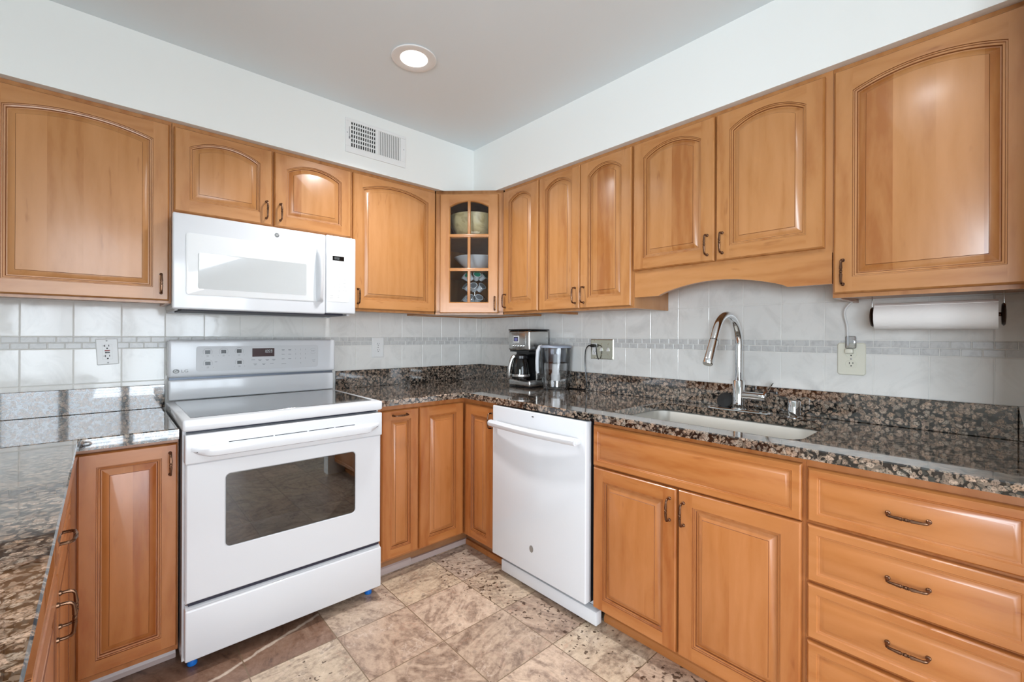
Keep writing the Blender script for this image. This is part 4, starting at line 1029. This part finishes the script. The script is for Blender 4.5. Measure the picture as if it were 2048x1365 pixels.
# long side faces the room: local x along the wall
rot_l = lambda l: [(v[1], v[0], v[2]) for v in reversed(l)]
m = MB(); m.loft([rot_l(oval(.064, .052, 0)), rot_l(oval(.076, .062, .006)), rot_l(oval(.082, .066, .040)), rot_l(oval(.087, .069, .088)), rot_l(oval(.088, .0695, .092))], 0, True, True, False)
m.loft([rot_l(oval(.085, .066, .092)), rot_l(oval(.087, .068, .18)), rot_l(oval(.092, .072, .246))], 0)
m.build('jug', CLEAR, pt, smooth=50)
m = MB(); m.loft([rot_l(oval(.074, .056, .156)), rot_l(oval(.082, .064, .162)), rot_l(oval(.090, .070, .247))], 0, True, True, False); m.build('reservoir', SMOKE, pt, smooth=50)
m = MB(); m.loft([rot_l(oval(.094, .074, .2475)), rot_l(oval(.096, .075, .254)), rot_l(oval(.090, .070, .2600)), rot_l(oval(.055, .040, .2640))], 0, True, True, True); m.build('lid', plain('blue_grey_plastic', srgb(150, 158, 172), .3), pt, smooth=50)
m = MB(); m.lathe([(.026, .052), (.027, .090), (.022, .100), (.022, .150), (.016, .152), (.012, .205), (.010, .208)], n=24); m.build('filter', WHITE2, pt)
m = MB(); m.tube([(0, .080, .254), (0, .094, .250), (0, .106, .226), (0, .110, .170), (0, .109, .110), (0, .104, .094)], [.013, .013, .012, .0115, .011, .009], 12); m.build('handle', plain('frosted_plastic', srgb(196, 200, 204), .35), pt, smooth=60)

# ------------------------------------------------------------------ wall plates and cords
def slots(m, cx, cz, y, s=1.0):
    m.box(cx-.0065*s, cx-.0045*s, y, y+.0006, cz-.0005, cz+.0075*s); m.box(cx+.0045*s, cx+.0065*s, y, y+.0006, cz+.0005, cz+.0070*s)
    plate(m, [(cx+.0024*math.cos(2*PI*k/14), cz-.0065*s+.0024*math.sin(2*PI*k/14)) for k in range(14)], y+.0006, y)
def wplate(label, w, h, loc, rz, mat, name='wall_outlet', cat='outlet', tilt=0, ch=.003, r=.004):
    t = thing(name, label, cat, loc, rz); t.rotation_euler = (0, tilt, rz)
    m = MB(); plate(m, rrect(-w/2, w/2, -h/2, h/2, r), -.0001, -.0058, ch); m.build('cover_plate', mat, t, smooth=25)
    return t
YT = .0052
def duplex(t, mat, cz, x=0.0):
    m = MB(); pl = []
    for k in range(36):
        a = 2*PI*k/36; pl.append((x+.0172*math.cos(a), cz+max(-.0138, min(.0138, .0172*math.sin(a)))))
    plate(m, pl, -.0056, -.0074, .0005); r_ = m.build('receptacle', mat, t, smooth=25)
    m = MB(); slots(m, x, cz, -.0078); m.build('slots', BLACKM, r_, smooth=0)
def screw(t, z, mat, x=0.0):
    m = MB(); m.lathe([(.0032, -.0057), (.0030, -.0066), (.002, -.0070)], (x, 0, z), 'y', 12); m.build('screw', mat, t)
GREYSC = plain('grey_screw', srgb(150, 150, 148), .4, metal=.6)
t = wplate('crooked white safety outlet with red and black buttons left of the range', .0725, .1130, (-2.0880, -YT, 1.1450), 0, WHITE2, tilt=R(-3.2))
m = MB(); plate(m, rrect(-.0165, .0165, -.0335, .0335, .002), -.0056, -.0076, .0005); dv = m.build('receptacle', WHITE2, t, smooth=25)
m = MB()
for cz in (.0255, -.0190):
    m.box(-.0085, -.0060, -.0082, -.0076, cz-.0035, cz+.0050); m.box(-.0135, -.0085, -.0082, -.0076, cz, cz+.0018); m.box(.0050, .0072, -.0082, -.0076, cz-.0030, cz+.0045)
    plate(m, [(.0030*math.cos(2*PI*k/14), cz-.0105+.0030*math.sin(2*PI*k/14)) for k in range(14)], -.0076, -.0082)
m.build('slots', BLACKM, dv, smooth=0)
m = MB(); m.rbox(-.0085, .0085, -.0090, -.0074, .0022, .0080, .0006); m.build('reset_button', RED, dv)
m = MB(); m.rbox(-.0075, .0075, -.0090, -.0074, -.0062, -.0004, .0006); m.build('test_button', BLACK, dv)
screw(t, .0480, GREYSC); screw(t, -.0480, GREYSC)
t = wplate('white duplex outlet on the tiles between range and corner', .0790, .1240, (-.8325, -YT, 1.1465), 0, WHITE2, r=.004)
duplex(t, WHITE2, .0195); duplex(t, WHITE2, -.0195); screw(t, 0, GREYSC)
t = wplate('ivory duplex outlet with a white cord, right of the faucet', .0870, .1220, (-YT, -2.2585, 1.1400), R(-90), CREAM, r=.010)
duplex(t, CREAM, .0195); duplex(t, CREAM, -.0195); screw(t, 0, GREYSC)
t = wplate('brass switch plate with two toggles beside the pitcher', .1560, .1130, (-YT, -1.1130, 1.1480), R(-90), BRASSP, 'switch_plate', 'switch', ch=.004, r=.002)
m = MB(); plate(m, rrect(-.0660, -.0330, -.0330, .0330, .002), -.0056, -.0076, .0005); dv = m.build('receptacle', WHITE2, t, smooth=25)
m = MB(); slots(m, -.0495, -.0160, -.0080); slots(m, -.0495, .0190, -.0080); m.build('slots', BLACKM, dv, smooth=0)
for x in (-.0015, .0450):
    m = MB(); m.add([(x-.005, -.0055, -.010), (x+.005, -.0055, -.010), (x+.005, -.0055, .010), (x-.005, -.0055, .010), (x-.0035, -.0190, -.0105), (x+.0035, -.0190, -.0105), (x+.0035, -.0175, -.003), (x-.0035, -.0175, -.003)], [(0,1,5,4),(1,2,6,5),(2,3,7,6),(3,0,4,7),(4,5,6,7)]); m.build('toggle', WHITE2, t, smooth=0)
for x in (-.0495, -.0015, .0450):
    for z in (.030, -.030): screw(t, z if x > -.03 else z*1.6, BRASSP, x)
def catmull(P, n=8):
    P = [Vector(p) for p in P]; Q = [P[0]*2-P[1]] + P + [P[-1]*2-P[-2]]; out = []
    for i in range(1, len(Q)-2):
        for k in range(n):
            t_ = k/n; a, b, c, d = Q[i-1:i+3]
            out.append(.5*((2*b)+(c-a)*t_+(2*a-5*b+4*c-d)*t_*t_+(3*b-a-3*c+d)*t_**3))
    return out + [P[-1]]
ct = thing('power_cord', 'black power cord hanging from the switch plate behind the pitcher', 'cord', (-.030, -1.0635, 1.155))
shc = (-.030, -1.0635, 1.155)
m = MB(); m.rbox(-.036, -.0130, -1.0770, -1.0500, 1.1580, 1.1770, .004, 2); m.build('plug', BLACK, ct, shift=shc)
m = MB(); m.tube(catmull([(-.030, -1.0520, 1.1680), (-.034, -1.0330, 1.1640), (-.036, -1.0180, 1.1360), (-.034, -1.0130, 1.0700), (-.033, -1.0180, 1.0000), (-.0310, -1.0220, .9500), (-.0290, -1.0150, .9180), (-.0270, -.9850, .9095), (-.0260, -.9000, .9090), (-.0260, -.76, .9090)]), .0033, 8); m.build('cable', BLACK, ct, shift=shc)
m = MB(); m.tube(catmull([(-.022, -1.0790, 1.1690), (-.033, -1.0900, 1.1680), (-.037, -1.0950, 1.150), (-.030, -1.0960, 1.110), (-.0165, -1.0960, 1.0905)]), .0030, 8); m.build('cable', BLACK, ct, shift=shc)
wt = thing('light_cord', 'white cord from under the right cabinet plugged into the ivory outlet', 'cord', (-.03, -2.2525, 1.16)); shw = (-.03, -2.2525, 1.16)
m = MB(); m.tube(catmull([(-.060, -2.2760-.0, 1.3620), (-.045, -2.2450, 1.320), (-.028, -2.2490, 1.262), (-.024, -2.2500, 1.215), (-.024, -2.2500, 1.190)]), .0036, 8); m.build('cable', WHITE2, wt, shift=shw)
m = MB(); m.rbox(-.034, -.0128, -2.2680, -2.2420, 1.1600, 1.1790, .005, 2); m.build('plug', CREAM, wt, shift=shw)
m = MB(); m.rbox(-.030, -.0128, -2.2760, -2.2420, 1.1800, 1.2260, .005, 2); m.build('cord_clip', CLEAR, wt, shift=shw)

# paper towels
PX, PZ, PR = -.172, 1.2905, .0430
ph = thing('paper_towel_holder', 'dark bronze paper towel holder under the right wall cabinet', 'paper towel holder', (PX, -2.4950, 1.345)); shp = (PX, -2.4950, 1.345)
m = MB(); m.tube([(PX, -2.3460, PZ), (PX, -2.6420, PZ)], .0060, 10); m.build('rod', DKBRONZE, ph, shift=shp)
for yy, s in ((-2.3500, 1), (-2.6390, -1)):
    m = MB(); m.lathe([(.012, .010*s), (.030, .008*s), (.034, .004*s), (.030, 0), (.012, -.0015*s)], (PX, yy, PZ), 'y', 24); e_ = m.build('end_cap', DKBRONZE, ph, shift=shp)
    m = MB(); m.rbox(PX-.005, PX+.005, yy+.004*s, yy+.006*s, PZ, 1.3625, .0005); m.build('bracket', STEEL, ph, shift=shp)
tr = MB(); lo = []
for k in range(41):
    a = 2*PI*k/40; rr = PR+.0012*k/40
    lo.append((rr*math.cos(a+2.2), rr*math.sin(a+2.2)))
pin = .019
n = len(lo); y0, y1 = -2.3535, -2.6330
vs = [(PX+p[0], y0, PZ+p[1]) for p in lo] + [(PX+p[0], y1, PZ+p[1]) for p in lo] + [(PX+p[0]*pin/PR, y0, PZ+p[1]*pin/PR) for p in lo] + [(PX+p[0]*pin/PR, y1, PZ+p[1]*pin/PR) for p in lo]
fs = []
for i in range(n-1): fs += [(i, i+1, n+i+1, n+i), (2*n+i+1, 2*n+i, 3*n+i, 3*n+i+1), (i+1, i, 2*n+i, 2*n+i+1), (n+i, n+i+1, 3*n+i+1, 3*n+i)]
fs.append((n-1, 0, n, 2*n-1))
tr.add(vs, fs); tag(tr.build('paper_towel_roll', TOWEL, smooth=40), 'white paper towel roll hanging under the right wall cabinet', 'paper towels')

# ------------------------------------------------------------------ vent and ceiling lights
vx0, vx1, vz0, vz1 = -1.1800, -.8350, 2.1760, 2.3540
vt = thing('air_vent', 'white metal air register on the soffit, half its slots open', 'vent', ((vx0+vx1)/2, -SO1, (vz0+vz1)/2)); shv = ((vx0+vx1)/2, -SO1, (vz0+vz1)/2)
Y = -SO1
gx0, gx1, gz0, gz1 = -1.1490, -.8655, 2.2085, 2.3375; gm0, gm1 = -1.0115, -.9985
m = MB()
def fpl(a, b_, c_, d_): m.rbox(a, b_, Y-.0065, Y-.0004, c_, d_, .0012, 1)
fpl(vx0, vx1, vz0, gz0); fpl(vx0, vx1, gz1, vz1); fpl(vx0, gx0, gz0, gz1); fpl(gx1, vx1, gz0, gz1); fpl(gm0, gm1, gz0, gz1)
m.build('frame', WHITE2, vt, shift=shv, smooth=20)
m = MB(); m.box(gx0, gx1, Y-.0012, Y-.0003, gz0, gz1); m.build('duct_shade', BLACKM, vt, shift=shv, smooth=0)  # black sheet in place of the duct's shade behind the louvres
for k in range(11):
    x = gx0+.004+k*(gm0-gx0)/11
    m = MB(); m.box(x+.0035, x+.0085, Y-.0060, Y-.0020, gz0, gz1); m.build('louvre', WHITE2, vt, shift=shv, smooth=0)
for k in range(5):
    z = gz0+.020+k*.0225; m = MB(); m.box(gx0, gm0, Y-.0030, Y-.0014, z, z+.007); m.build('damper_blade', WHITE2, vt, shift=shv, smooth=0)
for k in range(12):
    x = gm1+k*(gx1-gm1)/12
    m = MB(); w_ = (gx1-gm1)/12
    m.add([(x, Y-.0062, gz0), (x+w_*.92, Y-.0030, gz0), (x+w_*.92, Y-.0030, gz1), (x, Y-.0062, gz1), (x, Y-.0056, gz0), (x+w_*.92, Y-.0022, gz0), (x+w_*.92, Y-.0022, gz1), (x, Y-.0056, gz1)], [(0,1,2,3),(7,6,5,4),(0,4,5,1),(2,6,7,3),(1,5,6,2),(3,7,4,0)])
    m.build('louvre', WHITE2, vt, shift=shv, smooth=0)
m = MB(); m.box(vx0+.019, vx0+.022, Y-.0072, Y-.0060, 2.245, 2.310); m.box(vx0+.0175, vx0+.0225, Y-.0110, Y-.0060, 2.2480, 2.2580); m.build('damper_lever', PRINT, vt, shift=shv, smooth=0)
for x in (vx0+.010, vx1-.012):
    m = MB(); m.lathe([(.0035, -.0060), (.003, -.0075)], (x, Y, (vz0+vz1)/2+.012), 'y', 10); m.build('screw', PRINT2, vt, shift=shv)

TRIMP = plain('lamp_trim', srgb(226, 226, 224), .45)
def downlight(x, y, label, power):
    t = thing('ceiling_light', label, 'ceiling light', (x, y, CEIL))
    m = MB(); m.lathe([(.062, -.0005), (.092, -.0005), (.0955, -.003), (.093, -.006), (.086, -.0072), (.062, -.0055), (.058, -.0045)], n=48, cap0=False, cap1=False); m.build('trim_ring', TRIMP, t)
    m = MB(); m.lathe([(.0580, -.0046), (.0540, -.0060), (.030, -.0080), (.004, -.0086)], n=40); m.build('lens', LENS, t)
    l = area('lamp', (x, y, CEIL-.014), (0, 0, 0), .11, .11, power, (.97, .98, 1.0), 'DISK', R(130))
    l.parent = t; l.location = (0, 0, -.014)
    return t
for k, (x, y) in enumerate(CANS):
    downlight(x, y, ['lit recessed ceiling light near the corner soffits', 'added recessed ceiling light above the peninsula', 'added recessed ceiling light in front of the drawers', 'added recessed ceiling light in the left rear of the room', 'added recessed ceiling light near the patio doors', 'added recessed ceiling light at the far left'][k], CAN_POWER[k])
